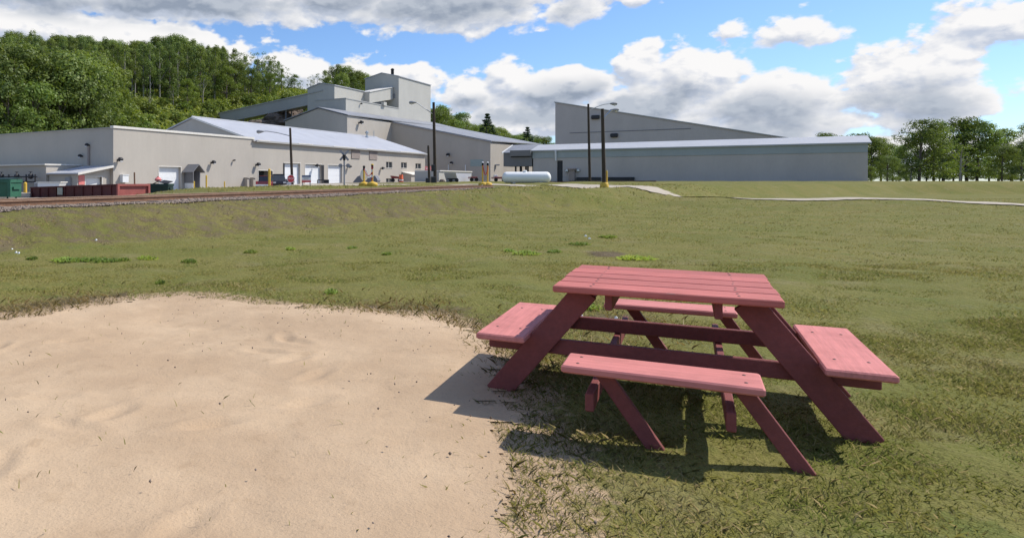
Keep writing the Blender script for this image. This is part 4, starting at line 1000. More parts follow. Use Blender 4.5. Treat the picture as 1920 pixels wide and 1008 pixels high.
# guard pipe beside the yellow-based lamp post
gp = on_ground(1137.5, 40.4); tag(mesh_obj('guard_pipe', MB().tube([gp - Vector((0, 0, .2)), gp + Vector((0, 0, 1.02))], .055, 10).lathe([(.058, 0), (.03, .05)], gp + Vector((0, 0, 1.02)), 10), M['yellow'], origin=gp, smooth=True), 'short yellow guard pipe touching the lamp post by the road', 'guard pipe')

# bollards along the long wall
def bollards():
    for (x, Y, h, s, lab) in ((387, 80, 1.75, .10, 'tall yellow pipe bollard alone before the blank beige wall'), (364, 80, 1.1, .08, 'short yellow bollard just beside the grey entry porch'), (421, 86, 1.1, .08, 'short yellow bollard before the blank beige wall, beyond the tall one'),
                         (505, 70, 2.0, .13, 'thick yellow bollard on a flanged foot before the dark bay'), (47.5, 52, 1.0, .12, 'yellow bollard behind the pale concrete block, beside the green dumpster')):
        p = on_ground(x, Y); t = thing('bollard', p, lab, 'bollard', 'yellow bollards along the buildings')
        mesh_obj('pipe', MB().tube([p - Vector((0, 0, .3)), p + Vector((0, 0, h))], s, 10).lathe([(s, 0), (s * .6, s * .5), (.01, s * .7)], p + Vector((0, 0, h)), 10), M['yellow'], t, smooth=True)
        mesh_obj('foot', MB().lathe([(s * 2.6, -.1), (s * 2.6, .06), (s * 1.2, .1)], p, 12), M['yellow'], t)
    p = on_ground(44, 50); o = mesh_obj('concrete_block', MB().box(p + Vector((0, 0, .16)), (1.15, .5, .34), None, .04), M['concrete'], origin=p); tag(o, 'pale concrete wheel stop between the green dumpster and the maroon container', 'wheel stop')
    p = on_ground(253, 62); o = mesh_obj('rusty_post', MB().tube([p - Vector((0, 0, .2)), p + Vector((-.05, 0, 2.0))], .07, 8), M['rust'], origin=p); tag(o, 'rusty upright pipe behind the lit end of the maroon container', 'post')
bollards()

# ------------------------------------------------------------------ containers and dumpsters
def container():
    A = Vector(((221 - CX) / FPX * 45, 45, 0)); L = 9.3; W = 2.75; H = CAMZ - 5.5 / FPX * 45; z0 = .2
    t = thing('roll_off_container', at(A, 1, 4, z0), 'long low maroon open container with one end coloured a sunlit lighter red', 'container')
    rot = Matrix((U, V, Vector((0, 0, 1)))).transposed()
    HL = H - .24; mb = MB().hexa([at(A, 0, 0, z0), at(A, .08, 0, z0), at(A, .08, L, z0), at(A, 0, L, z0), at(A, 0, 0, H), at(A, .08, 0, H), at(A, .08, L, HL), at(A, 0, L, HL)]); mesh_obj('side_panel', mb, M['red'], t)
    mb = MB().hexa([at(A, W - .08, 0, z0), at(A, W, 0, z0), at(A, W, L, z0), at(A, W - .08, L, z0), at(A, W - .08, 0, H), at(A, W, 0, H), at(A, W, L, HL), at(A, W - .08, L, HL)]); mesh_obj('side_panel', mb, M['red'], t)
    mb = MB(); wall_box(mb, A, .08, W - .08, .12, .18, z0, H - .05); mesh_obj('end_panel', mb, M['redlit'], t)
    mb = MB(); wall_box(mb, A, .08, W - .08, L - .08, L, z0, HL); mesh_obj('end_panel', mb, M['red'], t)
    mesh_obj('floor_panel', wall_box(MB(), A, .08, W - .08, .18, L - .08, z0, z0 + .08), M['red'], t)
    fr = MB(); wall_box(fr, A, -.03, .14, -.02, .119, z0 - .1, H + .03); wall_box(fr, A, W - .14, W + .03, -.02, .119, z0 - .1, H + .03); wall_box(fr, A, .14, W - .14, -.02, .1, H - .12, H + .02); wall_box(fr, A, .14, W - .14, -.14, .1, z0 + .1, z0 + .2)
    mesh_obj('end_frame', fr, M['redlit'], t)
    rb = MB()
    for k in np.arange(.6, L, .95): wall_box(rb, A, -.07, -.002, k, k + .1, z0, H - .08 - .24 * k / L)
    rb.hexa([at(A, -.08, .13, H - .07), at(A, -.003, .13, H - .07), at(A, -.003, L, HL - .07), at(A, -.08, L, HL - .07), at(A, -.08, .13, H + .02), at(A, -.003, .13, H + .02), at(A, -.003, L, HL + .02), at(A, -.08, L, HL + .02)])
    mesh_obj('rib', rb, M['red'], t)
    k = uz(A, V, 114.5); mesh_obj('plate', wall_box(MB(), A, -.1, -.072, k - .28, k + .28, z0 + .22, z0 + .72), M['steel'], t)
    # pale tipped skip behind
    p = on_ground(87, 62); s = thing('white_skip', p, 'white open skip with a slanted end showing above the maroon container', 'skip')
    zt = CAMZ - 2 / FPX * 62; zb = .3
    mb = MB(); c = Vector((p.x, p.y, 0)); wv = Vector((0, 1, 0))
    mb.prism([c + Vector((-.75, 0, zb)), c + Vector((.8, 0, zb)), c + Vector((1.25, 0, zt)), c + Vector((-.8, 0, zt))], wv * 1.6); mesh_obj('body', mb, M['white'], s)
    mesh_obj('rim', MB().box(c + Vector((.2, .8, zt + .03)), (2.2, 1.75, .07)), M['cream'], s)
    mesh_obj('hitch_box', MB().box(c + Vector((-1.0, .7, (zb + zt) / 2 + .05)), (.44, 1.0, zt - zb - .1), None, .05), M['grey'], s)
container()
def dumpster(p, w, d, h, rz, m, lid, label, open_lid=False, rim=True):
    t = thing('dumpster', p, label, 'dumpster', 'green dumpsters of the yard', rz, False)
    b = MB(); b.hexa([(-w / 2, -d / 2 + .12, .1), (w / 2, -d / 2 + .12, .1), (w / 2, d / 2 - .05, .1), (-w / 2, d / 2 - .05, .1), (-w / 2, -d / 2, h), (w / 2, -d / 2, h), (w / 2, d / 2, h), (-w / 2, d / 2, h)])
    mesh_obj('body', b, m, t)
    r = MB(); r.box((0, -d / 2 - .03, h - .1), (w + .1, .07, .2)); r.box((-w / 2 - .03, .03, h - .1), (.07, d, .2)); r.box((w / 2 + .03, .03, h - .1), (.07, d, .2))
    for k in (-.49, .49) if rim else (): r.box((k * w, -d / 2 - .03, h / 2), (.2, .09, h - .2))
    for k in (-.5, .5): r.box((k * (w + .12), 0, h * .55), (.12, d * .6, .16))
    mesh_obj('rim', r, m, t)
    l = MB()
    if open_lid:
        for s, a in ((-1, 24), (1, 8)): l.box((s * w / 4, -.05, h + .12 + .02 * s), (w / 2 - .03, d, .05), Matrix.Rotation(R(a * s), 3, 'Y') @ Matrix.Rotation(R(8), 3, 'X'))
    else: l.box((0, 0, h + .05), (w + .04, d + .04, .06), Matrix.Rotation(R(3), 3, 'X'))
    mesh_obj('lid', l, lid, t)
    for sx in (-1, 1):
        for sy in (-1, 1): mesh_obj('wheel', MB().lathe([(.07, -.025), (.08, 0), (.07, .025)], (sx * w * .4, sy * d * .35, .05), 10, (1, 0, 0)), M['black'], t)
    return t
dumpster(on_ground(-10, 46) + Vector((.1, 0, 0)), 2.6, 1.8, 1.25, R(0), M['green'], M['dkgreen'], 'bright green dumpster with a heavy rim, beside the pipes in the shade')
pd = on_ground(302, 58)
dumpster(pd, 1.65, 1.3, .95, R(-8), M['dkgreen'], M['black'], 'dark green dumpster with bulging black lids at the lit end of the container', True, False)
bag = MB().lathe([(.05, 0), (.26, .06), (.3, .18), (.2, .32), (.06, .38), (.09, .44)], pd + Vector((-.25, 0, 1.12)), 10); tag(mesh_obj('rubbish_bag', bag, M['pink'], origin=pd + Vector((-.25, 0, 1.12)), smooth=True), 'pink rubbish bag on top of the dark green dumpster', 'rubbish bag')

# ------------------------------------------------------------------ vehicles
def vehicle(p, rz, paint, label, cat, kind='suv', lower=None):
    t = thing('parked_' + kind, p, label, cat, 'vehicles parked before the bays', rz, False)
    L, W = 4.6, 1.82
    prof = {'suv': [(-2.3, .4), (2.25, .4), (2.3, .75), (2.2, 1.0), (1.2, 1.1), (-2.25, 1.12), (-2.3, .8)], 'car': [(-2.25, .35), (2.2, .35), (2.27, .62), (2.1, .82), (1.0, .93), (-1.5, .95), (-2.2, .9), (-2.28, .6)],
            'pickup': [(-2.6, .45), (2.4, .45), (2.45, .8), (2.35, 1.05), (1.3, 1.15), (-2.55, 1.12), (-2.6, .8)]}[kind]
    cab = {'suv': [(-2.2, 1.1), (1.15, 1.1), (.5, 1.72), (-2.0, 1.74)], 'car': [(-1.6, .93), (1.05, .92), (.3, 1.4), (-1.0, 1.42)], 'pickup': [(-.7, 1.1), (1.25, 1.1), (.65, 1.78), (-.55, 1.8)]}[kind]
    b = MB(); b.prism([(x, -W / 2, z) for x, z in prof], (0, W, 0)); bo = mesh_obj('body', b, paint, t)
    c = MB(); n = len(cab)
    c.add([(x, -W / 2 * (.96 if z < 1.2 else .8), z) for x, z in cab] + [(x, W / 2 * (.96 if z < 1.2 else .8), z) for x, z in cab], [tuple(range(n - 1, -1, -1)), tuple(range(n, 2 * n))] + [(i, (i + 1) % n, n + (i + 1) % n, n + i) for i in range(n)])
    mesh_obj('windows', c, M['glass'], t)
    zt = max(z for _, z in cab); xs = [x for x, z in cab if z > zt - .1]
    mesh_obj('roof', MB().box(((xs[0] + xs[1]) / 2, 0, zt + .02), (abs(xs[0] - xs[1]) + .12, W * .82, .06), None, .02), paint, t)
    if lower: mesh_obj('bumper', MB().box((-2.35 if kind != 'pickup' else -2.65, 0, .6), (.14, W, .24), None, .03), lower, t)
    for sx in (-1.45, 1.4):
        for sy in (-1, 1):
            w = mesh_obj('wheel', MB().lathe([(.2, -.11), (.33, -.1), (.34, 0), (.33, .1), (.2, .11)], (sx, sy * (W / 2 - .08), .34), 16, (0, 1, 0)), M['black'], t, smooth=True)
            mesh_obj('rim', MB().lathe([(.05, .12), (.19, .115), (.2, .1)], (sx, sy * (W / 2 - .08), .34), 12, (0, sy, 0)), M['steel'], w)
    for sy in (-1, 1):
        mesh_obj('headlight', MB().box((2.26, sy * W * .36, .8), (.08, .36, .16), None, .02), M['white'], t)
        mesh_obj('tail_light', MB().box((-2.3 if kind != 'pickup' else -2.6, sy * W * .42, .9), (.06, .18, .3), None, .02), M['stopred'], t)
    return t
aU = math.atan2(U.y, U.x)
vehicle(on_ground(498, 92), R(86), M['carred'], 'dull red pickup truck with a pale tailgate, parked in front of the dark bay', 'pickup truck', 'pickup', M['white'])
van = vehicle(on_ground(522.5, 95), R(-84), M['carblack'], 'charcoal van parked nose out beside the nearest white bay', 'van', 'suv', M['black']); van.scale = (1.12, 1.02, 1.2)
vehicle(on_ground(541, 96), R(88), M['carwhite'], 'small white car behind the lamp post before the white bays', 'car', 'car')

# stop sign
def stop_sign():
    Y = 76; p = on_ground(545.5, Y); c = PX(545.3, 335, Y); t = thing('stop_sign', p, 'red octagonal stop sign with white letters beside the lamp post', 'sign')
    nrm = Vector((.15, -1, 0)).normalized(); r = .44
    mk = lambda r_, off, d: MB().lathe([(r_, 0), (r_, d)], c + nrm * off, 8, nrm)
    def rot8(mb):
        rr = Matrix.Rotation(R(22.5), 3, nrm); mb.v = [c + rr @ (v - c) for v in mb.v]; return mb
    mesh_obj('rim', rot8(mk(r, 0, .02)), M['white'], t); f = mesh_obj('face', rot8(mk(r * .92, .021, .006)), M['stopred'], t)
    mesh_obj('post', MB().tube([Vector((p.x, p.y, p.z - .3)) - nrm * .06, c - nrm * .06 + Vector((0, 0, .4))], .04, 8), M['steel'], t)
    cu = bpy.data.curves.new('lettering', 'FONT'); cu.body = 'STOP'; cu.size = .33; cu.align_x = 'CENTER'; cu.align_y = 'CENTER'; cu.extrude = .004
    tmp = bpy.data.objects.new('lettering', cu); COL.objects.link(tmp); dg = bpy.context.evaluated_depsgraph_get(); me = bpy.data.meshes.new_from_object(tmp.evaluated_get(dg)); bpy.data.objects.remove(tmp); bpy.data.curves.remove(cu)
    me.materials.clear(); me.materials.append(M['white']); o = bpy.data.objects.new('lettering', me); COL.objects.link(o); o.parent = t
    o.location = c + nrm * .034 - p; o.rotation_euler = (R(90), 0, math.atan2(nrm.x, -nrm.y))
stop_sign()
def board_sign():
    Y = 72; p = on_ground(574.5, Y); t = thing('notice_sign', p, 'blue white and red notice board on two short legs before the middle bay', 'sign')
    c = PX(574.5, 336.5, Y); w = .96; rot = Matrix.Rotation(R(12), 3, 'Z')
    for nm, z, h, m in (('header', .34, .18, 'blue'), ('panel', .1, .29, 'white'), ('band', -.12, .14, 'pink'), ('footer', -.255, .12, 'stopred')): mesh_obj(nm, MB().box(c + Vector((0, 0, z)), (w, .05, h), rot), M[m], t)
    tx = MB()
    for i, z in enumerate((.19, .11, .03)): tx.box(c + rot @ Vector((-.03 * i, -.03, z)), (w * (.7 - .12 * i), .012, .03), rot)
    mesh_obj('text_line', tx, M['grey'], t)
    for s in (-.4, .4): mesh_obj('leg', MB().box(Vector((c.x, c.y, 0)) + rot @ Vector((s, .05, 0)) + Vector((0, 0, (p.z + c.z) / 2 - .2)), (.08, .05, c.z - p.z + .1), rot), M['grey'], t)
board_sign()
def crossbuck():
    Y = 66; p = on_ground(645.5, Y); t = thing('crossing_signal', p, 'railway crossing signal post seen from behind with crossed boards', 'signal')
    top = PX(645.5, 284, Y); c = PX(645.5, 291, Y); m = M['grey']
    mesh_obj('post', MB().tube([p - Vector((0, 0, .3)), PX(645.5, 287, Y)], .085, 10), M['grey'], t)
    for s in (-1, 1): mesh_obj('crossed_board', MB().box(c + Vector((0, .12 + .03 * s, 0)), (1.25, .025, .2), Matrix.Rotation(R(50 * s), 3, 'Y')), M['grey'], t)
    mesh_obj('bell', MB().lathe([(.12, 0), (.14, .5), (.05, .56)], PX(645.5, 300.5, Y), 10), M['black'], t)
    y = PX(645.5, 311, Y); mesh_obj('light_bar', MB().tube([y + Vector((-.38, -.05, 0)), y + Vector((.38, -.05, 0))], .03, 6), M['midgrey'], t)
    for s in (-1, 1):
        q = y + Vector((s * .36, 0, .02)); h = MB().lathe([(.2, -.02), (.2, .02)], q, 14, (0, -1, 0)); l = mesh_obj('light', h, M['grey'], t)
        mesh_obj('hood', MB().lathe([(.1, 0), (.11, .25)], q + Vector((0, .02, 0)), 12, (0, 1, 0)), M['black'], l, origin=p)
crossbuck()
def black_rack():
    Y = 100; p = on_ground(605, Y); t = thing('pipe_rack', p, 'black pipe frame cart standing before the white bays', 'rack')
    z0, z1 = p.z, CAMZ + 2.5 / FPX * Y
    for x in (595.5, 608, 616): q = on_ground(x, Y); mesh_obj('post', MB().tube([q, Vector((q.x, q.y, z1))], .08, 6), M['dark'], t)
    a, b = on_ground(595, Y), on_ground(617, Y)
    for z in (z1, z1 - .75): mesh_obj('bar', MB().tube([Vector((a.x, a.y, z)), Vector((b.x, b.y, z))], .07, 6), M['dark'], t)
    mesh_obj('bin', MB().box(on_ground(612, Y) + Vector((0, .3, .75)), (.75, .6, .8), None, .05), M['dark'], t)
black_rack()
def tent_truck():
    # dark covered trailer behind the yellow posts, wall shadow built into its outline
    Y = 96; p = on_ground(683, Y); t = thing('covered_trailer', p, 'dark covered trailer with wall shadow built into its shape, behind the white disc', 'trailer')
    z = lambda y: CAMZ + (HY - y) / FPX * Y
    X = lambda x: (x - CX) / FPX * Y
    b = MB(); b.prism([(X(662), Y, .7), (X(704), Y, .7), (X(708), Y, z(338)), (X(703), Y, z(329)), (X(691), Y, z(334)), (X(684), Y, z(325)), (X(670), Y, z(331)), (X(662), Y, z(341))], (0.6, 2.2, 0)); mesh_obj('tarpaulin', b, M['midgrey'], t)
    mesh_obj('bed', MB().box((X(683), Y + 1, .62), (3.2, 2.0, .16)), M['dark'], t)
    for x in (668, 698): mesh_obj('wheel', MB().lathe([(.2, -.12), (.36, -.1), (.36, .1), (.2, .12)], (X(x), Y - .05, .56), 14, (0, 1, 0)), M['black'], t)
tent_truck()
def clutter():
    # orange barrel, red cart, cooling units, banner, pale tank wall and trailers at the far end of the yard
    p = on_ground(752, 92); t = thing('orange_barrel', p, 'orange barrel at the shaded face of the small box shed', 'barrel')
    mesh_obj('body', MB().lathe([(.26, 0), (.3, .05), (.3, .5), (.27, .55), (.27, .9), (.24, 1.0)], p, 14), M['orange'], t, smooth=True); mesh_obj('band', MB().lathe([(.305, .2), (.305, .36)], p, 14), M['white'], t)
    p = on_ground(743, 94); t = thing('red_cart', p, 'low red cart beside the orange barrel', 'cart')
    b = MB(); b.hexa([p + Vector(q) for q in ((-.6, 0, .5), (.6, 0, .5), (.6, .9, .5), (-.6, .9, .5), (-.75, -.1, .9), (.7, -.1, .72), (.7, 1, .72), (-.75, 1, .9))]); mesh_obj('tray', b, M['carred'], t)
    for s in (-.45, .45): mesh_obj('wheel', MB().lathe([(.1, -.05), (.26, -.05), (.26, .05), (.1, .05)], p + Vector((s, -.08, .26)), 12, (0, 1, 0)), M['black'], t)
    for i, (x, s, lab) in enumerate(((783, 1.0, 'larger grey cooling unit by the building end'), (793, .8, 'smaller cooling unit nearest the beige corner'))):
        p, u = wall_pt(x, 345); p = at(W0, u, -1.2, G(p.x, p.y)); t = thing('cooling_unit', p, lab, 'cooling unit', 'cooling units at the end of the beige wall')
        rot = Matrix((U, V, Vector((0, 0, 1)))).transposed()
        mesh_obj('casing', MB().box(p + Vector((0, 0, .75 * s)), (1.1 * s, .9 * s, 1.4 * s), rot, .05), M['wall'], t)
        mesh_obj('grille', MB().lathe([(.4 * s, 0), (.42 * s, .04), (.1, .05)], p + Vector((0, 0, .8 * s)) - V * .46 * s, 16, -V), M['dark'], t)
        mesh_obj('grille', MB().box(p + Vector((0, 0, .75 * s)) - U * .56 * s, (.03, .7 * s, 1.1 * s), rot), M['dark'], t)
    Y = 110; c = PX(807, 317, Y); p = on_ground(807, Y); t = thing('banner', p, 'pinkish red and white banner on posts behind the tallest lamp post', 'banner')
    mesh_obj('sheet', MB().box(c, (1.75, .05, .9)), M['pink'], t)
    lt = MB()
    for k, (dx, w) in enumerate(((-.6, .22), (-.25, .3), (.2, .24), (.58, .3))): lt.box(c + Vector((dx, -.03, .1 * (-1) ** k)), (w, .012, .12)); lt.box(c + Vector((dx + .04, -.03, -.25)), (w * .7, .012, .1))
    mesh_obj('mark', lt, M['white'], t)
    for s in (-.8, .8): mesh_obj('post', MB().tube([Vector((c.x + s, c.y + .08, p.z)), Vector((c.x + s, c.y + .08, c.z + .4))], .05, 6), M['steel'], t)
    # pale low shed
    Y = 104; A = Vector(((823 - CX) / FPX * Y, Y, 0)); t = thing('pale_shed', Vector((A.x, A.y, .5)), 'low pale flat topped shed against the shaded sloping wall', 'shed')
    zt = CAMZ + 19 / FPX * Y; ln = uz(A, U, 884)
    a, b = A, A + U * ln; w = V * 4
    hx = lambda z0, z1, e=0: MB().hexa([Vector((q.x, q.y, z)) for z in (z0, z1) for q in (a - w * e, b - w * e, b + w, a + w)])
    mesh_obj('wall', hx(.1, zt), M['wall_tower'], t); mesh_obj('roof_edge', hx(zt + .002, zt + .14, .04), M['cream'], t)
    mesh_obj('door', MB().box(a.lerp(b, .62) + Vector((0, -.02, 1.3)), (.9, .05, 2.0), Matrix.Rotation(math.atan2(U.y, U.x), 3, 'Z')), M['wall_grey'], t)
    # tipping hopper trailer
    Y = 99; z = lambda y: CAMZ + (HY - y) / FPX * Y
    p = on_ground(857, Y); t = thing('hopper_trailer', p, 'pale hopper trailer with slanted ends beside the low pale shed', 'trailer'); A2 = Vector((p.x, p.y, 0)); l = uz(A2, U, 880)
    b = MB(); b.prism([at(A2, .1 * l, 0, z(342)), at(A2, .9 * l, 0, z(342)), at(A2, 1.2 * l, 0, z(324.5)), at(A2, -.1 * l, 0, z(324.5))], V * 1.8); mesh_obj('hopper', b, M['silver'], t)
    rot = Matrix((U, V, Vector((0, 0, 1)))).transposed()
    mesh_obj('chassis', MB().box(at(A2, l / 2, .9, z(343.2)), (l, 1.6, .16), rot), M['dark'], t)
    for k in (.2, .8): mesh_obj('wheel', MB().lathe([(.15, -.1), (.3, -.1), (.3, .1), (.15, .1)], at(A2, l * k, 0, z(344.6)), 12, V), M['black'], t)
    p = on_ground(850, 92); t = thing('flat_trailer', p, 'low black flat trailer on the gravel near the hopper trailer', 'trailer'); zz = p.z
    mesh_obj('bed', MB().box(p + Vector((0, .5, .42)), (1.15, 1.6, .16)), M['black'], t)
    for s in (-.4, .4): mesh_obj('wheel', MB().lathe([(.1, -.08), (.24, -.08), (.24, .08), (.1, .08)], p + Vector((s, -.3, .24)), 12, (0, 1, 0)), M['black'], t)
    p = on_ground(829, 95); o = mesh_obj('rock_pile', MB().lathe([(.45, -.1), (.42, .15), (.28, .34), (.1, .4)], p, 9), M['rock'], origin=p); tag(o, 'small grey rubble heap at the foot of the tallest lamp post', 'rubble heap')
    for (x, Y, w_, lab) in ((888, 100, 1.0, 'low dark red trailer bed behind the yellow posts at the crossing'), (936, 98, 1.5, 'low dark red trailer bed with a pale tool box, beside the white tank')):
        p = on_ground(x, Y); t = thing('flat_trailer', p, lab, 'trailer')
        mesh_obj('bed', MB().box(p + Vector((0, .6, .55)), (w_, 1.8, .28), None, .03), M['carred'], t)
        for sx in (-.36, .36): mesh_obj('wheel', MB().lathe([(.1, -.08), (.26, -.08), (.26, .08), (.1, .08)], p + Vector((sx * w_, -.32, .26)), 12, (0, 1, 0)), M['black'], t)
        if w_ > 1.2: mesh_obj('tool_box', MB().box(p + Vector((-.45, .3, .82)), (.5, .5, .26), None, .03), M['white'], t)
clutter()
def gas_tank():
    Y = 76; c = PX(987, 335.2, Y); p = on_ground(987, Y); t = thing('gas_tank', p, 'large white horizontal gas tank with domed ends by the gravel road', 'tank')
    r = .62; L = (1031 - 943) / FPX * Y; c.z = p.z + r + .10; ax = Vector((1, -.22, 0)).normalized(); h = L / 2
    prof = []
    for k in range(9): a = math.pi / 2 * k / 8; prof.append((max(.02, r * math.sin(a)), -h + r * .75 * (1 - math.cos(a))))
    prof += [(q, -z) for q, z in reversed(prof)]
    mesh_obj('shell', MB().lathe(prof, c, 28, ax), M['tank'], t, smooth=True)
    for s in (-.55, .55): mesh_obj('saddle', MB().box(c + ax * h * s - Vector((0, 0, r * .85)), (.3, .9, .5), None, .02), M['concrete'], t)
    mesh_obj('valve_dome', MB().lathe([(.2, 0), (.2, .16), (.1, .22)], c + Vector((-.15, 0, r - .04)), 14), M['tank'], t, smooth=True)
gas_tank()
def kerb():
    a, b = on_ground(1020, 100), on_ground(1230, 84)
    o = mesh_obj('guide_rail', MB().tube([Vector((a.x, a.y, a.z + .05)), Vector((b.x, b.y, b.z + .08))], .09, 6), M['rust'], origin=a); tag(o, 'rusty low rail lying along the grass strip before the low grey building', 'rail')
kerb()

# ------------------------------------------------------------------ picnic table (square, four benches)
def picnic_table():
    an = R(-28); e1 = Vector((math.cos(an), math.sin(an), 0)); e2 = Vector((-e1.y, e1.x, 0))
    S, D = 1.12, 1.14; near_left = Vector((1.345, 4.0, 0)); c = near_left + e1 * S / 2 + e2 * D / 2
    zt = .75; g = G(c.x, c.y)
    t = thing('picnic_table', Vector((c.x, c.y, g)), 'square red painted wooden picnic table with attached benches', 'picnic table', None, an, False)
    zl = lambda z: z - g; rr = random.Random(3)
    tb = MB(); n = 5; gap = .013; w = (D - gap * (n - 1)) / n
    for k in range(n): tb.box((rr.uniform(-.006, .006), -D / 2 + w / 2 + k * (w + gap), zl(zt - .019) + rr.uniform(-.0025, .0025)), (S, w, .038), Matrix.Rotation(rr.uniform(-.004, .004), 3, 'X'), .006)
    mesh_obj('tabletop', tb, M['tablewood'], t)
    bl = MB()
    for k in range(n):
        for s in (-.36, .36):
            for q in (-.045, .045): bl.lathe([(.008, 0), (.008, .002), (.003, .004)], (s + rr.uniform(-.004, .004), -D / 2 + w / 2 + k * (w + gap) + q, zl(zt) - .0005), 8)
    mesh_obj('bolt', bl, M['bolt'], t)['kind'] = 'stuff'
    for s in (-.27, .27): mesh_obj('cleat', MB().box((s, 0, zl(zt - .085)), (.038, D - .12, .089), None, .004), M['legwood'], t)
    bz = .44; bw = .285
    for k, (off, L) in enumerate(((D / 2 + .42, .86), (S / 2 + .30, 1.2), (D / 2 + .42, .86), (S / 2 + .30, 1.2))):
        q = Matrix.Rotation(math.pi / 2 * k, 4, 'Z')
        b = mesh_obj('bench_seat', MB().box((0, 0, 0), (L, bw, .038), None, .008), M['benchwood'], t); b.location = q @ Vector((0, -off, zl(bz - .019))); b.rotation_euler = (0, 0, math.pi / 2 * k)
        bo = MB()
        for sx in (-.36, .36):
            for sy in (-.07, .07): bo.lathe([(.008, 0), (.008, .002), (.003, .004)], (sx, sy, .0185), 8)
        mesh_obj('bolt', bo, M['bolt'], b)['kind'] = 'stuff'
    offx, offy = S / 2 + .30, D / 2 + .42
    # A-frames: near and far, legs splaying to left and right, with a beam under the side benches
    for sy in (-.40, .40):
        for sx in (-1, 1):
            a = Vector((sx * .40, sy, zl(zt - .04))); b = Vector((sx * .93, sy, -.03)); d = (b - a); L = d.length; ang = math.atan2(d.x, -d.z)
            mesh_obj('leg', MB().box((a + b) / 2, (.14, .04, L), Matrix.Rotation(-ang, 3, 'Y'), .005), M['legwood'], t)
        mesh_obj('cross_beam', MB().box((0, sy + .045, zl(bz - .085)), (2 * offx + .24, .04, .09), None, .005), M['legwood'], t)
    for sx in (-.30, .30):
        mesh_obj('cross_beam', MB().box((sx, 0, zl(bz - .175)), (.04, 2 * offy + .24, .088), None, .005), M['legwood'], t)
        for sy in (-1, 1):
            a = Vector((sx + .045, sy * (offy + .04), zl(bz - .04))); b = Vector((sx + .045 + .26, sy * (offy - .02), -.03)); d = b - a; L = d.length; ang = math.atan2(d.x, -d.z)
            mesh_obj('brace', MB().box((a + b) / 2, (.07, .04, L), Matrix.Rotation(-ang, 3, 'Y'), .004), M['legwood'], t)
picnic_table()

# ------------------------------------------------------------------ trees
def leaf_cloud(centers, radii, per, size, flat=.5, seed=0):
    """many leaf-sized quads spread through clumps"""
    rg = np.random.default_rng(seed); V_, F_ = [], []
    for (c, r) in zip(centers, radii):
        k = int(per * (r ** 2)) + 6
        d = rg.normal(size=(k, 3)); d /= np.linalg.norm(d, axis=1)[:, None]; rad = rg.uniform(.35, 1.0, (k, 1)) ** .6
        p = np.asarray(c) + d * rad * np.asarray([r, r, r * .72])
        nrm = d * 1.0 + rg.normal(size=(k, 3)) * .42 + np.array([0, 0, .4]); nrm /= np.linalg.norm(nrm, axis=1)[:, None]
        a = np.cross(nrm, rg.normal(size=(k, 3))); a /= np.linalg.norm(a, axis=1)[:, None]; b = np.cross(nrm, a)
        s = size * rg.uniform(.6, 1.35, (k, 1)); l = s * rg.uniform(1.0, 1.6, (k, 1))
        V_.append(np.stack([p - a * s * .5, p + b * l * .5 - a * s * .1, p + a * s * .5, p - b * l * .5 + a * s * .05], 1))
    v = np.concatenate(V_).reshape(-1, 3); f = np.arange(len(v)).reshape(-1, 4)
    return v, f
def np_child(name, v, f, m, parent):
    o = np_obj(name, v, f, m); o.parent = parent; return o
def make_tree(name, h, rc, base, style, leafm, barkm, seed, per=62, leaf=.235):
    rg = random.Random(seed); t = bpy.data.objects.new(name, None); COL.objects.link(t); t.empty_display_size = .5
    tr = MB(); lean = Vector((rg.uniform(-.5, .5), rg.uniform(-.5, .5), 0)); r0 = h * .013 + .05
    path = [Vector((0, 0, -.6)), lean * .2 + Vector((0, 0, h * .3)), lean * .6 + Vector((0, 0, h * .6)), lean + Vector((0, 0, h * .93))]
    tr.tube(path, [r0 * 1.25, r0, r0 * .7, r0 * .15], 8)
    cs, rs = [], []
    if style == 'conifer':
        for k in range(24):
            f = k / 23; z = h * (base + (1 - base) * f); rr = rc * (1 - f) ** .85 + .15
            m = max(5, int(9 * (1 - f)) + 3)
            for j in range(m):
                a = 6.283 * (j + rg.random() * .7) / m; q = rr * rg.uniform(.45, 1.05)
                cs.append((math.cos(a) * q, math.sin(a) * q, z - q * .32)); rs.append(max(.42, rr * .34))
    else:
        n = {'tall': 42, 'broad': 54, 'airy': 38}[style]
        for k in range(n):
            f = rg.random(); z = h * (base + (1 - base) * (f ** .85))
            env = {'tall': math.sin(math.pi * min(1, (.15 + .85 * f))) ** .6 * (1 - .25 * f), 'broad': math.sin(math.pi * min(.97, .22 + .72 * f)) ** .7, 'airy': (.45 + .55 * math.sin(math.pi * min(1, .1 + .85 * f)))}[style]
            a = rg.uniform(0, 6.283); q = rc * env * math.sqrt(rg.uniform(.12, 1)); p = Vector((math.cos(a) * q, math.sin(a) * q, z)) + lean * (z / h)
            cs.append(tuple(p)); rs.append(rc * rg.uniform(.20, .40) * {'tall': 1.0, 'broad': 1.0, 'airy': .72}[style])
            if k % 3 == 0:
                z0 = max(h * .25, z - q * .9 - 1); tr.tube([Vector((0, 0, z0)) + lean * (z0 / h), p * .55 + Vector((0, 0, z0 * .45)), p], [r0 * .4, r0 * .25, r0 * .08], 5)
        cs.append((lean.x, lean.y, h * .97)); rs.append(rc * .22)
    tk = mesh_obj('trunk', tr, barkm, smooth=True); tk.parent = t
    v, f = leaf_cloud(cs, rs, per * {'tall': 1, 'broad': 1, 'airy': .62, 'conifer': 2.4}[style], leaf, seed=seed); np_child('crown', v, f, leafm, t)
    return t
PROTO = {}
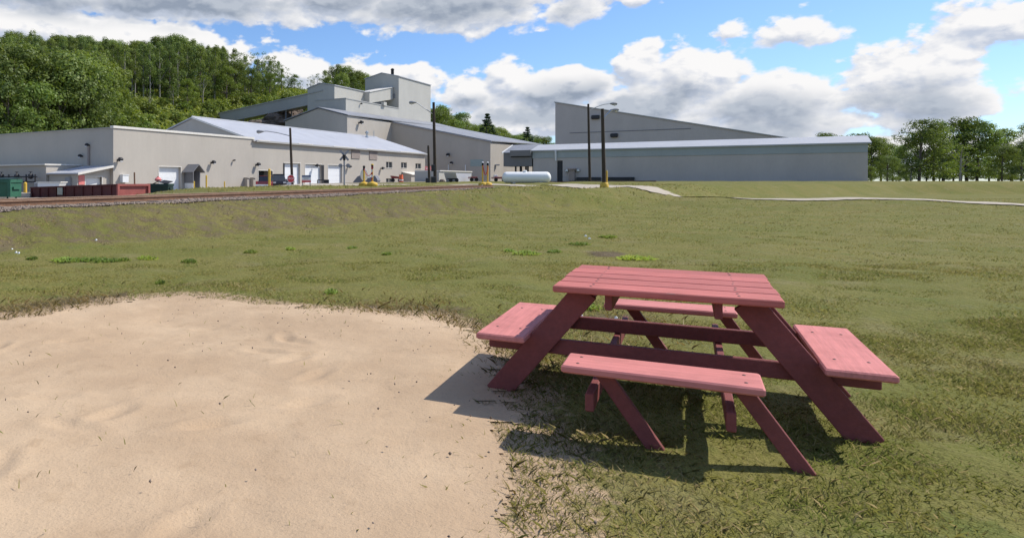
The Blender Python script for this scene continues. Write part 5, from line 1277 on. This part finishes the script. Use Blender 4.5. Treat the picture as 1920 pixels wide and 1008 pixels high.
def proto(kind):
    P = {'tall_a': ('leafy_tree', 15, 3.5, .30, 'tall', M['leaf'], M['palebark'], 11), 'tall_b': ('leafy_tree', 16, 3.1, .38, 'tall', M['leaf'], M['palebark'], 12), 'tall_c': ('leafy_tree', 14, 3.9, .08, 'tall', M['leaf'], M['bark'], 13),
         'broad_a': ('leafy_tree', 13, 5.0, .12, 'broad', M['leaf'], M['bark'], 21), 'broad_b': ('leafy_tree', 12, 4.4, .1, 'broad', M['leaf_light'], M['bark'], 22), 'broad_c': ('leafy_tree', 15, 4.8, .15, 'broad', M['leaf'], M['bark'], 23),
         'airy_a': ('leafy_tree', 13, 3.6, .25, 'airy', M['leaf'], M['palebark'], 31), 'airy_b': ('leafy_tree', 11, 3.6, .2, 'airy', M['leaf_light'], M['palebark'], 32),
         'spruce': ('spruce_tree', 15, 4.2, .08, 'conifer', M['leaf_dark'], M['bark'], 41)}[kind]
    return make_tree(*P)
PLACED = {}
def put_tree(kind, X, Y, h, label, group, squash=1.0):
    H = {'tall_a': 15, 'tall_b': 16, 'tall_c': 14, 'broad_a': 13, 'broad_b': 12, 'broad_c': 15, 'airy_a': 13, 'airy_b': 11, 'spruce': 15}[kind]
    if kind not in PROTO: o = PROTO[kind] = proto(kind)
    else: o = copy_tree(PROTO[kind])
    o.location = (X, Y, G(X, Y) - .2); s = h / H; o.scale = (s * squash, s * squash, s); o.rotation_euler = (0, 0, random.uniform(0, 6.28))
    tag(o, label, 'tree', group); return o
def nu(n, u): return (U.x * u + V.x * n, U.y * u + V.y * n)
def at_px(px, n):   # point of the line of given n seen at column px
    k = (px - CX) / FPX; Y = n / (V.x * k + V.y); return k * Y, Y
GF = 'forest trees on the hillside'
LT = {'tall_a': 'tall leafy forest tree with a pale trunk on the hillside', 'tall_b': 'slim tall forest tree with a high crown on the hillside', 'tall_c': 'dark leafy forest tree with a low crown on the hillside', 'broad_a': 'broad dark green forest tree on the hillside',
      'broad_b': 'broad light green tree at the forest edge', 'broad_c': 'large broad forest tree on the lower slope', 'airy_a': 'thin airy tree with sky showing through at the forest end', 'airy_b': 'small yellow green airy tree at the forest edge'}
def forest():
    rg = random.Random(5)
    # the nearer, lower clump at the far side of the flat-roofed building
    for px in range(-70, 205, 17):
        n = rg.uniform(108, 122); X, Y = at_px(px + rg.uniform(-6, 6), n); top = 62 + rg.uniform(0, 26) + max(0, (px - 120)) * .55
        h = CAMZ + (HY - top) / FPX * Y - G(X, Y); k = rg.choice(['broad_c', 'tall_a', 'broad_a', 'tall_c', 'broad_c']); put_tree(k, X, Y, min(h, 21), LT[k] + ' in the near clump', GF, 1.05)
    for px, n, top in ((185, 112, 125), (150, 106, 150), (205, 114, 172), (110, 105, 168), (60, 104, 160), (15, 105, 165)):
        X, Y = at_px(px, n); h = CAMZ + (HY - top) / FPX * Y - G(X, Y); put_tree('broad_b' if px != 150 else 'broad_a', X, Y, h, 'low broad tree on the slope behind the flat roofed building', GF, 1.0)
    # the main stand along the crest, row after row
    tops = lambda px: np.interp(px, [-80, 0, 60, 150, 230, 300, 330, 420, 470, 520, 545, 560], [66, 63, 62, 70, 75, 72, 68, 84, 94, 108, 128, 142])
    for n, step, kinds in ((140, 12, ['tall_a', 'tall_b', 'tall_a', 'tall_b', 'tall_c']), (147, 11, ['tall_b', 'tall_a', 'tall_c']), (155, 12, ['tall_c', 'broad_c', 'broad_a']), (164, 12, ['broad_a', 'tall_c', 'broad_c'])):
        px = -80.0
        while px < 528:
            x = px + rg.uniform(-5, 5); px += step * (1 + .25 * rg.random())
            if n > 150 and x > 430: continue
            X, Y = at_px(x, n + rg.uniform(-2.5, 2.5)); tp = tops(x) + rg.uniform(-3, 20) + (6 if n < 145 else 0)
            h = CAMZ + (HY - tp) / FPX * Y - G(X, Y)
            k = rg.choice(kinds) if x < 420 else rg.choice(['airy_a', 'tall_a', 'airy_a'])
            put_tree(k, X, Y, max(5, h), LT[k], GF, .95 if n > 150 else .74)
    # ragged end of the stand and lighter edge trees
    for (px, n, top, k) in ((402, 137, 122, 'airy_b'), (425, 135, 126, 'broad_b'), (380, 134, 140, 'airy_b'), (440, 137, 118, 'broad_a'), (486, 140, 98, 'airy_a'), (500, 142, 104, 'airy_a'), (515, 143, 106, 'airy_a'), (528, 142, 122, 'airy_b'), (540, 144, 135, 'airy_a'), (552, 143, 140, 'broad_b'), (563, 145, 150, 'airy_b'), (470, 136, 130, 'broad_b'), (505, 137, 138, 'broad_b'), (350, 133, 150, 'broad_b'), (325, 134, 158, 'airy_b'), (230, 130, 165, 'broad_b'), (280, 131, 168, 'airy_b')):
        X, Y = at_px(px, n); h = CAMZ + (HY - top) / FPX * Y - G(X, Y); put_tree(k, X, Y, max(3.5, h), LT[k], GF)
    # behind the tower
    for (px, n, top, k) in ((583, 150, 143, 'airy_a'), (596, 151, 138, 'airy_a'), (610, 150, 132, 'tall_a'), (622, 152, 125, 'tall_c'), (634, 150, 122, 'tall_a'), (646, 153, 128, 'broad_a'), (658, 151, 130, 'tall_c'), (668, 152, 137, 'broad_a'), (680, 151, 142, 'broad_a'), (640, 147, 140, 'broad_a'), (615, 147, 146, 'broad_a'), (662, 146, 146, 'broad_b'), (690, 153, 146, 'broad_a')):
        X, Y = at_px(px, n); h = CAMZ + (HY - top) / FPX * Y - G(X, Y); put_tree(k, X, Y, max(4, h), ('airy tree' if 'airy' in k else 'dark leafy tree' if k != 'broad_b' else 'light green tree') + ' rising behind the small house and the tower', 'trees behind the tower')
    # beyond the long sloping roof
    GT = 'far trees beyond the sloping roof'
    tops = lambda px: np.interp(px, [812, 826, 845, 862, 880, 905, 940, 965, 1000, 1020, 1040, 1060], [200, 203, 218, 214, 228, 232, 242, 250, 254, 260, 268, 272])
    for n, step in ((118, 13), (140, 12)):
        px = 812.0
        while px < 1062:
            x = px + rg.uniform(-4, 4); px += step * (1 + .3 * rg.random())
            if n == 118 and x > 1000: continue
            X, Y = at_px(x, n); tp = tops(x) + rg.uniform(-4, 7) + (8 if n == 118 else 0); h = CAMZ + (HY - tp) / FPX * Y - G(X, Y)
            k = rg.choice(['broad_a', 'broad_b', 'broad_c', 'tall_c']); put_tree(k, X, Y, max(6, h), 'light green rounded tree beyond the long sloping roof' if k == 'broad_b' else 'dark green leafy tree beyond the long sloping roof', GT, 1.25)
    for (px, top, lab) in ((914, 214, 'taller dark spruce standing above the far trees'), (989, 239, 'smaller dark spruce among the far trees, nearer the dark grey building')):
        X, Y = at_px(px, 106); h = CAMZ + (HY - top) / FPX * Y - G(X, Y); put_tree('spruce', X, Y, h, lab, GT, 1.25)
    # beyond the low building, past the picture's edge
    for q in range(26):
        x_ = rg.uniform(1480, 2000); Y = rg.uniform(135, 190); put_tree(rg.choice(['broad_b', 'broad_a', 'airy_b']), (x_ - CX) / FPX * Y, Y, rg.uniform(3, 7.5), 'low bushy tree in the understorey past the grey buildings', 'trees past the grey buildings', rg.uniform(1.1, 1.5))
    px = 1530.0
    while px < 1990:
        Y = rg.uniform(150, 200); X = (px - CX) / FPX * Y; k = rg.choice(['broad_a', 'tall_c', 'broad_b', 'broad_c']); h = rg.uniform(8, 15)
        put_tree(k, X, Y, h, LT[k].replace('forest tree', 'tree').replace('at the forest edge', 'in the far row').replace('on the hillside', 'in the far row') + ' past the grey buildings', 'trees past the grey buildings', 1.1); px += rg.uniform(16, 30)
forest()

# shrubs on the cleared slope
def shrubs():
    rg = random.Random(9); protos = []
    for s in range(3):
        rr = random.Random(s + 60); cs = []; rs = []
        for k in range(16):
            a = rr.uniform(0, 6.28); q = math.sqrt(rr.random()) * 1.5; cs.append((math.cos(a) * q, math.sin(a) * q, rr.uniform(.4, 2.6) * (1.2 - q * .35))); rs.append(rr.uniform(.45, .8))
        t = bpy.data.objects.new('shrub', None); COL.objects.link(t)
        st = MB()
        for c in cs[:7]: st.tube([(0, 0, -.3), (c[0] * .4, c[1] * .4, c[2] * .5), c], [.06, .04, .015], 5)
        k = mesh_obj('stem', st, M['bark']); k.parent = t
        v, f = leaf_cloud(cs, rs, 95, .24, seed=s + 80); np_child('foliage', v, f, M['leaf_shrub'] if s != 1 else M['leaf_light'], t); protos.append(t)
    used = [False] * 3; n_ = 0
    spots = []
    for n in (100, 104, 108, 112, 116, 120, 124, 128, 132):
        px = -40 if n < 104 else 190
        while px < 600:
            spots.append((px + rg.uniform(-9, 9), n + rg.uniform(-2, 2))); px += rg.uniform(16, 30)
    for (px, n) in spots:
        X, Y = at_px(px, n)
        s = rg.randrange(3)
        if not used[s]: o = protos[s]; used[s] = True
        else: o = copy_tree(protos[s])
        z = rg.uniform(.7, 1.5); o.location = (X, Y, G(X, Y) - .1); o.scale = (z * 1.15, z * 1.15, z); o.rotation_euler = (0, 0, rg.uniform(0, 6.28))
        tag(o, ['bright green shrub on the cleared slope below the forest', 'light leafy bush on the cleared slope below the forest', 'rounded yellow green shrub on the cleared slope below the forest'][s], 'shrub', 'shrubs on the cleared slope')
shrubs()
def undergrowth():
    n = 42000; w = RNG.uniform(96, 150, n); px = RNG.uniform(-60, 700, n); k = (px - CX) / FPX; Y = w / (V.x * k + V.y); X = k * Y
    Z = gz(X, Y) + RNG.uniform(.05, .9, n); p = np.stack([X, Y, Z], -1)
    nr = RNG.normal(size=(n, 3)) * .7 + np.array([.2, -.5, .6]); nr /= np.linalg.norm(nr, axis=1)[:, None]
    a = np.cross(nr, RNG.normal(size=(n, 3))); a /= np.linalg.norm(a, axis=1)[:, None]; b = np.cross(nr, a); s = RNG.uniform(.2, .45, (n, 1))
    v = np.stack([p - a * s, p + b * s * 1.3, p + a * s, p - b * s], 1).reshape(-1, 3)
    o = np_obj('undergrowth', v, np.arange(len(v)).reshape(-1, 4), M['leaf_shrub']); tag(o, 'low leafy undergrowth covering the hillside', kind='stuff')
undergrowth()

# ------------------------------------------------------------------ grass
def grass_material():
    m = bpy.data.materials.new('grass_blades'); m.use_nodes = True; T = NT(m.node_tree); nt = m.node_tree; nt.nodes.clear(); out = T.n('ShaderNodeOutputMaterial')
    geo = T.n('ShaderNodeNewGeometry'); P = geo.outputs['Position']; r = geo.outputs['Random Per Island']
    n1 = T.noise(P, .4, 4, .6); n2 = T.noise(P, 1.7, 4, .6)
    a = T.n('ShaderNodeAttribute', attribute_name='dry').outputs['Fac']
    c = T.mix(T.step(n1, .35, .65), rgb((.215, .225, .052)), rgb((.285, .256, .070)))
    c = T.mix(T.m('MULTIPLY', T.step(n2, .5, .68), .8), c, rgb((.165, .215, .046)))
    n4 = T.noise(P, 1.1, 4, .65); c = T.mix(T.m('MULTIPLY', T.step(n4, .52, .70), .55), c, rgb((.31, .26, .115)))
    d = T.mix(r, rgb((.25, .185, .088)), rgb((.38, .30, .15)))
    f = T.step(T.m('ADD', T.m('MULTIPLY_ADD', r, .75, -.42), T.m('MULTIPLY', a, .75)), .12, .42)
    c = T.mix(f, c, d); c = T.vm('SCALE', c, T.m('MULTIPLY_ADD', r, .36, .86))
    df = T.n('ShaderNodeBsdfDiffuse'); tr = T.n('ShaderNodeBsdfTranslucent'); T.L(c, df.inputs[0]); T.L(c, tr.inputs[0]); T.L(T.vm('NORMALIZE', T.vm('ADD', T.vm('SCALE', geo.outputs['Normal'], .45), (0, 0, 1))), df.inputs['Normal'])
    mx = T.n('ShaderNodeMixShader'); mx.inputs[0].default_value = .3; T.L(df.outputs[0], mx.inputs[1]); T.L(tr.outputs[0], mx.inputs[2]); T.L(mx.outputs[0], out.inputs[0])
    return m
GM = grass_material()
def blades(X, Y, h, wdt, lean, rg):
    n = len(X); Z = gz(X, Y) - .01; a = rg.uniform(0, 6.283, n); b = rg.uniform(0, 6.283, n)
    ex, ey = np.cos(a), np.sin(a); lx, ly = np.cos(b) * lean * h, np.sin(b) * lean * h
    base = np.stack([X, Y, Z], -1); e = np.stack([ex, ey, 0 * ex], -1) * (wdt[:, None] / 2)
    mid = base + np.stack([lx * .35, ly * .35, h * .6], -1); tip = base + np.stack([lx, ly, h], -1)
    v = np.stack([base - e, base + e, mid + e * .8, tip, mid - e * .8], 1)
    return v.reshape(-1, 3)
def grass():
    rg = np.random.default_rng(3); Vs = []; Ds = []
    bands = [(2.0, 6.5, 5600, .026, .0045), (6.5, 11, 1700, .022, .007), (11, 18, 240, .022, .012), (18, 30, 70, .028, .022), (30, 52, 18, .04, .04)]
    for (y0, y1, dens, h, w) in bands:
        area = .5 * (y1 * y1 - y0 * y0) * 1.62; n = int(area * dens)
        Y = np.sqrt(rg.uniform(y0 * y0, y1 * y1, n)); px = rg.uniform(-80, 2000, n); X = (px - CX) / FPX * Y
        nn = X * V.x + Y * V.y; u = X * U.x + Y * U.y; n0 = np.interp(u, N0U, N0N)
        clump = fbm2(X, Y, 1.8, 12); tuft = fbm2(X, Y, 6, 14)
        sdv = sand_sd(X, Y); ok = (~sand_mask(X, Y) | (rg.random(n) < .5 * np.exp(-np.maximum(sdv, 0) / .10) * (fbm2(X, Y, 5, 31) > .5) + .002)) & ~gravel_mask(X, Y) & ~road_mask(X, Y)
        ok &= (nn < 14.9) | ((nn > 18.6) & (nn < 27) & (u > 22)); dz, yz, hz, sz_ = zones(X, Y); ok &= rg.random(n) > dz * .62
        ok &= rg.random(n) < .35 + 1.1 * clump
        X, Y, px, nn, n0, clump, tuft, dz = (q[ok] for q in (X, Y, px, nn, n0, clump, tuft, dz))
        k = len(X); edge = np.exp(-((sand_sd(X, Y) + .3) / .4) ** 2)
        slope = sstep(n0, n0 + 1, nn)
        H = h * rg.uniform(.5, 1.4, k) * (.6 + .8 * clump) * (1 + .35 * edge * tuft + .8 * slope * tuft + .7 * slope * (tuft > .66))
        Vs.append(blades(X, Y, H, w * rg.uniform(.7, 1.4, k), rg.uniform(.5, 1.9, k), rg)); Ds.append(np.repeat(np.clip(dz + .5 * edge * (px < 230), 0, 1), 5))
    v = np.concatenate(Vs); m = len(v) // 5; i = np.arange(m)[:, None] * 5
    # each blade: a quad and a tip triangle -> use 5-gons
    o = np_obj('lawn_grass', v, (i + np.array([0, 1, 2, 3, 4])), GM)
    at_ = o.data.attributes.new('dry', 'FLOAT', 'POINT'); at_.data.foreach_set('value', np.concatenate(Ds).astype(np.float32))
    tag(o, 'short olive green mown lawn grass with drier patches', kind='stuff'); print('blades', m)
grass()
def weeds():
    spots = [(120, 486, 20), (150, 487, 26), (180, 488, 24), (205, 489, 14), (275, 484, 17), (232, 487, 10), (356, 488, 12), (988, 474, 22), (1087, 456, 14), (1140, 446, 15), (1192, 482, 24), (955, 468, 9), (1040, 470, 10), (725, 480, 9), (660, 466, 8), (545, 468, 9), (470, 474, 10), (60, 484, 10),
             (1075, 560, 16), (1105, 575, 20), (620, 545, 12), (300, 528, 8)]
    ps = []
    for s in range(2):
        rr = np.random.default_rng(s + 200); n = 150; a = rr.uniform(0, 6.28, n); q = np.sqrt(rr.random(n)) * .5; X = np.cos(a) * q; Y = np.sin(a) * q; h = rr.uniform(.02, .10, n) * (1.2 - q)
        L = rr.uniform(.10, .2, n); b = rr.uniform(0, 6.28, n); dx, dy = np.cos(b), np.sin(b); w = rr.uniform(.02, .045, n)
        base = np.stack([X, Y, 0 * X], -1); ex = np.stack([-dy, dx, 0 * dx], -1) * w[:, None]
        mid = base + np.stack([dx * L * .5, dy * L * .5, h], -1); tip = base + np.stack([dx * L, dy * L, h * .7], -1)
        v = np.stack([base, mid + ex, tip, mid - ex], 1).reshape(-1, 3); o = np_obj('weed_clump', v, np.arange(len(v)).reshape(-1, 4), M['leaf_weed']); ps.append(o)
    for i, (x, y, r) in enumerate(spots):
        Y = FPX * (CAMZ - .06) / (y - HY); o = ps[i] if i < 2 else ps[i % 2].copy()
        if i >= 2: COL.objects.link(o)
        p = on_ground(x, Y); o.location = p; s = r / FPX * Y / .5; o.scale = (s, s * 1.3, .6 + .35 * s); o.rotation_euler = (0, 0, i * 1.7)
        tag(o, 'bright green weed clump spread flat in the olive lawn', 'weed', 'weed clumps in the lawn')
weeds()
def dry_weeds():
    rg = np.random.default_rng(77); n = 3600; m = n // 3
    px = np.concatenate([rg.normal(80, 85, m), rg.normal(770, 100, m), rg.uniform(930, 1300, n - 2 * m)])
    Y = np.concatenate([FPX * (CAMZ - .06) / (np.interp(px[:2 * m], [p[0] for p in SAND_PX], [p[1] for p in SAND_PX]) - HY) + rg.normal(.25, .5, 2 * m), rg.uniform(4.6, 7.2, n - 2 * m)])
    X = (px - CX) / FPX * Y; ok = (px > -250) & (sand_sd(X, Y) < .12); X, Y = X[ok], Y[ok]; k = len(X)
    v = blades(X, Y, rg.uniform(.02, .075, k), rg.uniform(.005, .011, k), rg.uniform(.6, 2.0, k), rg)
    o = np_obj('dry_grass', v, np.arange(len(v)).reshape(-1, 5), M['leaf_dry']); tag(o, 'dry brown weeds and stalks along the edge of the sand', kind='stuff')
dry_weeds()
def litter():
    rg = np.random.default_rng(5); spots = [(1098, 443), (1105, 447), (22, 471), (30, 474), (35, 475), (180, 425), (1090, 588), (1155, 592), (1200, 590), (904, 351)]
    for i, (x, y) in enumerate(spots):
        Y = FPX * (CAMZ - .06) / (y - HY)
        if x < 200 and y < 440: Y = 14.2
        if y < 360: Y = 52
        p = on_ground(x, Y); s = .0013 * Y + .008
        b = MB(); b.add([p + Vector(q) * s for q in ((-1, -.5, .2), (1, -.7, .3), (.8, .6, 1.2), (-.7, .7, .9), (0, 0, 1.6))], [(0, 1, 4), (1, 2, 4), (2, 3, 4), (3, 0, 4), (3, 2, 1, 0)])
        tag(mesh_obj('paper_scrap', b, M['white'], origin=p), 'small white scrap lying in the grass', 'scrap', 'white scraps in the grass')
litter()
for o in list(bpy.data.objects):
    if '_o' in o: del o['_o']
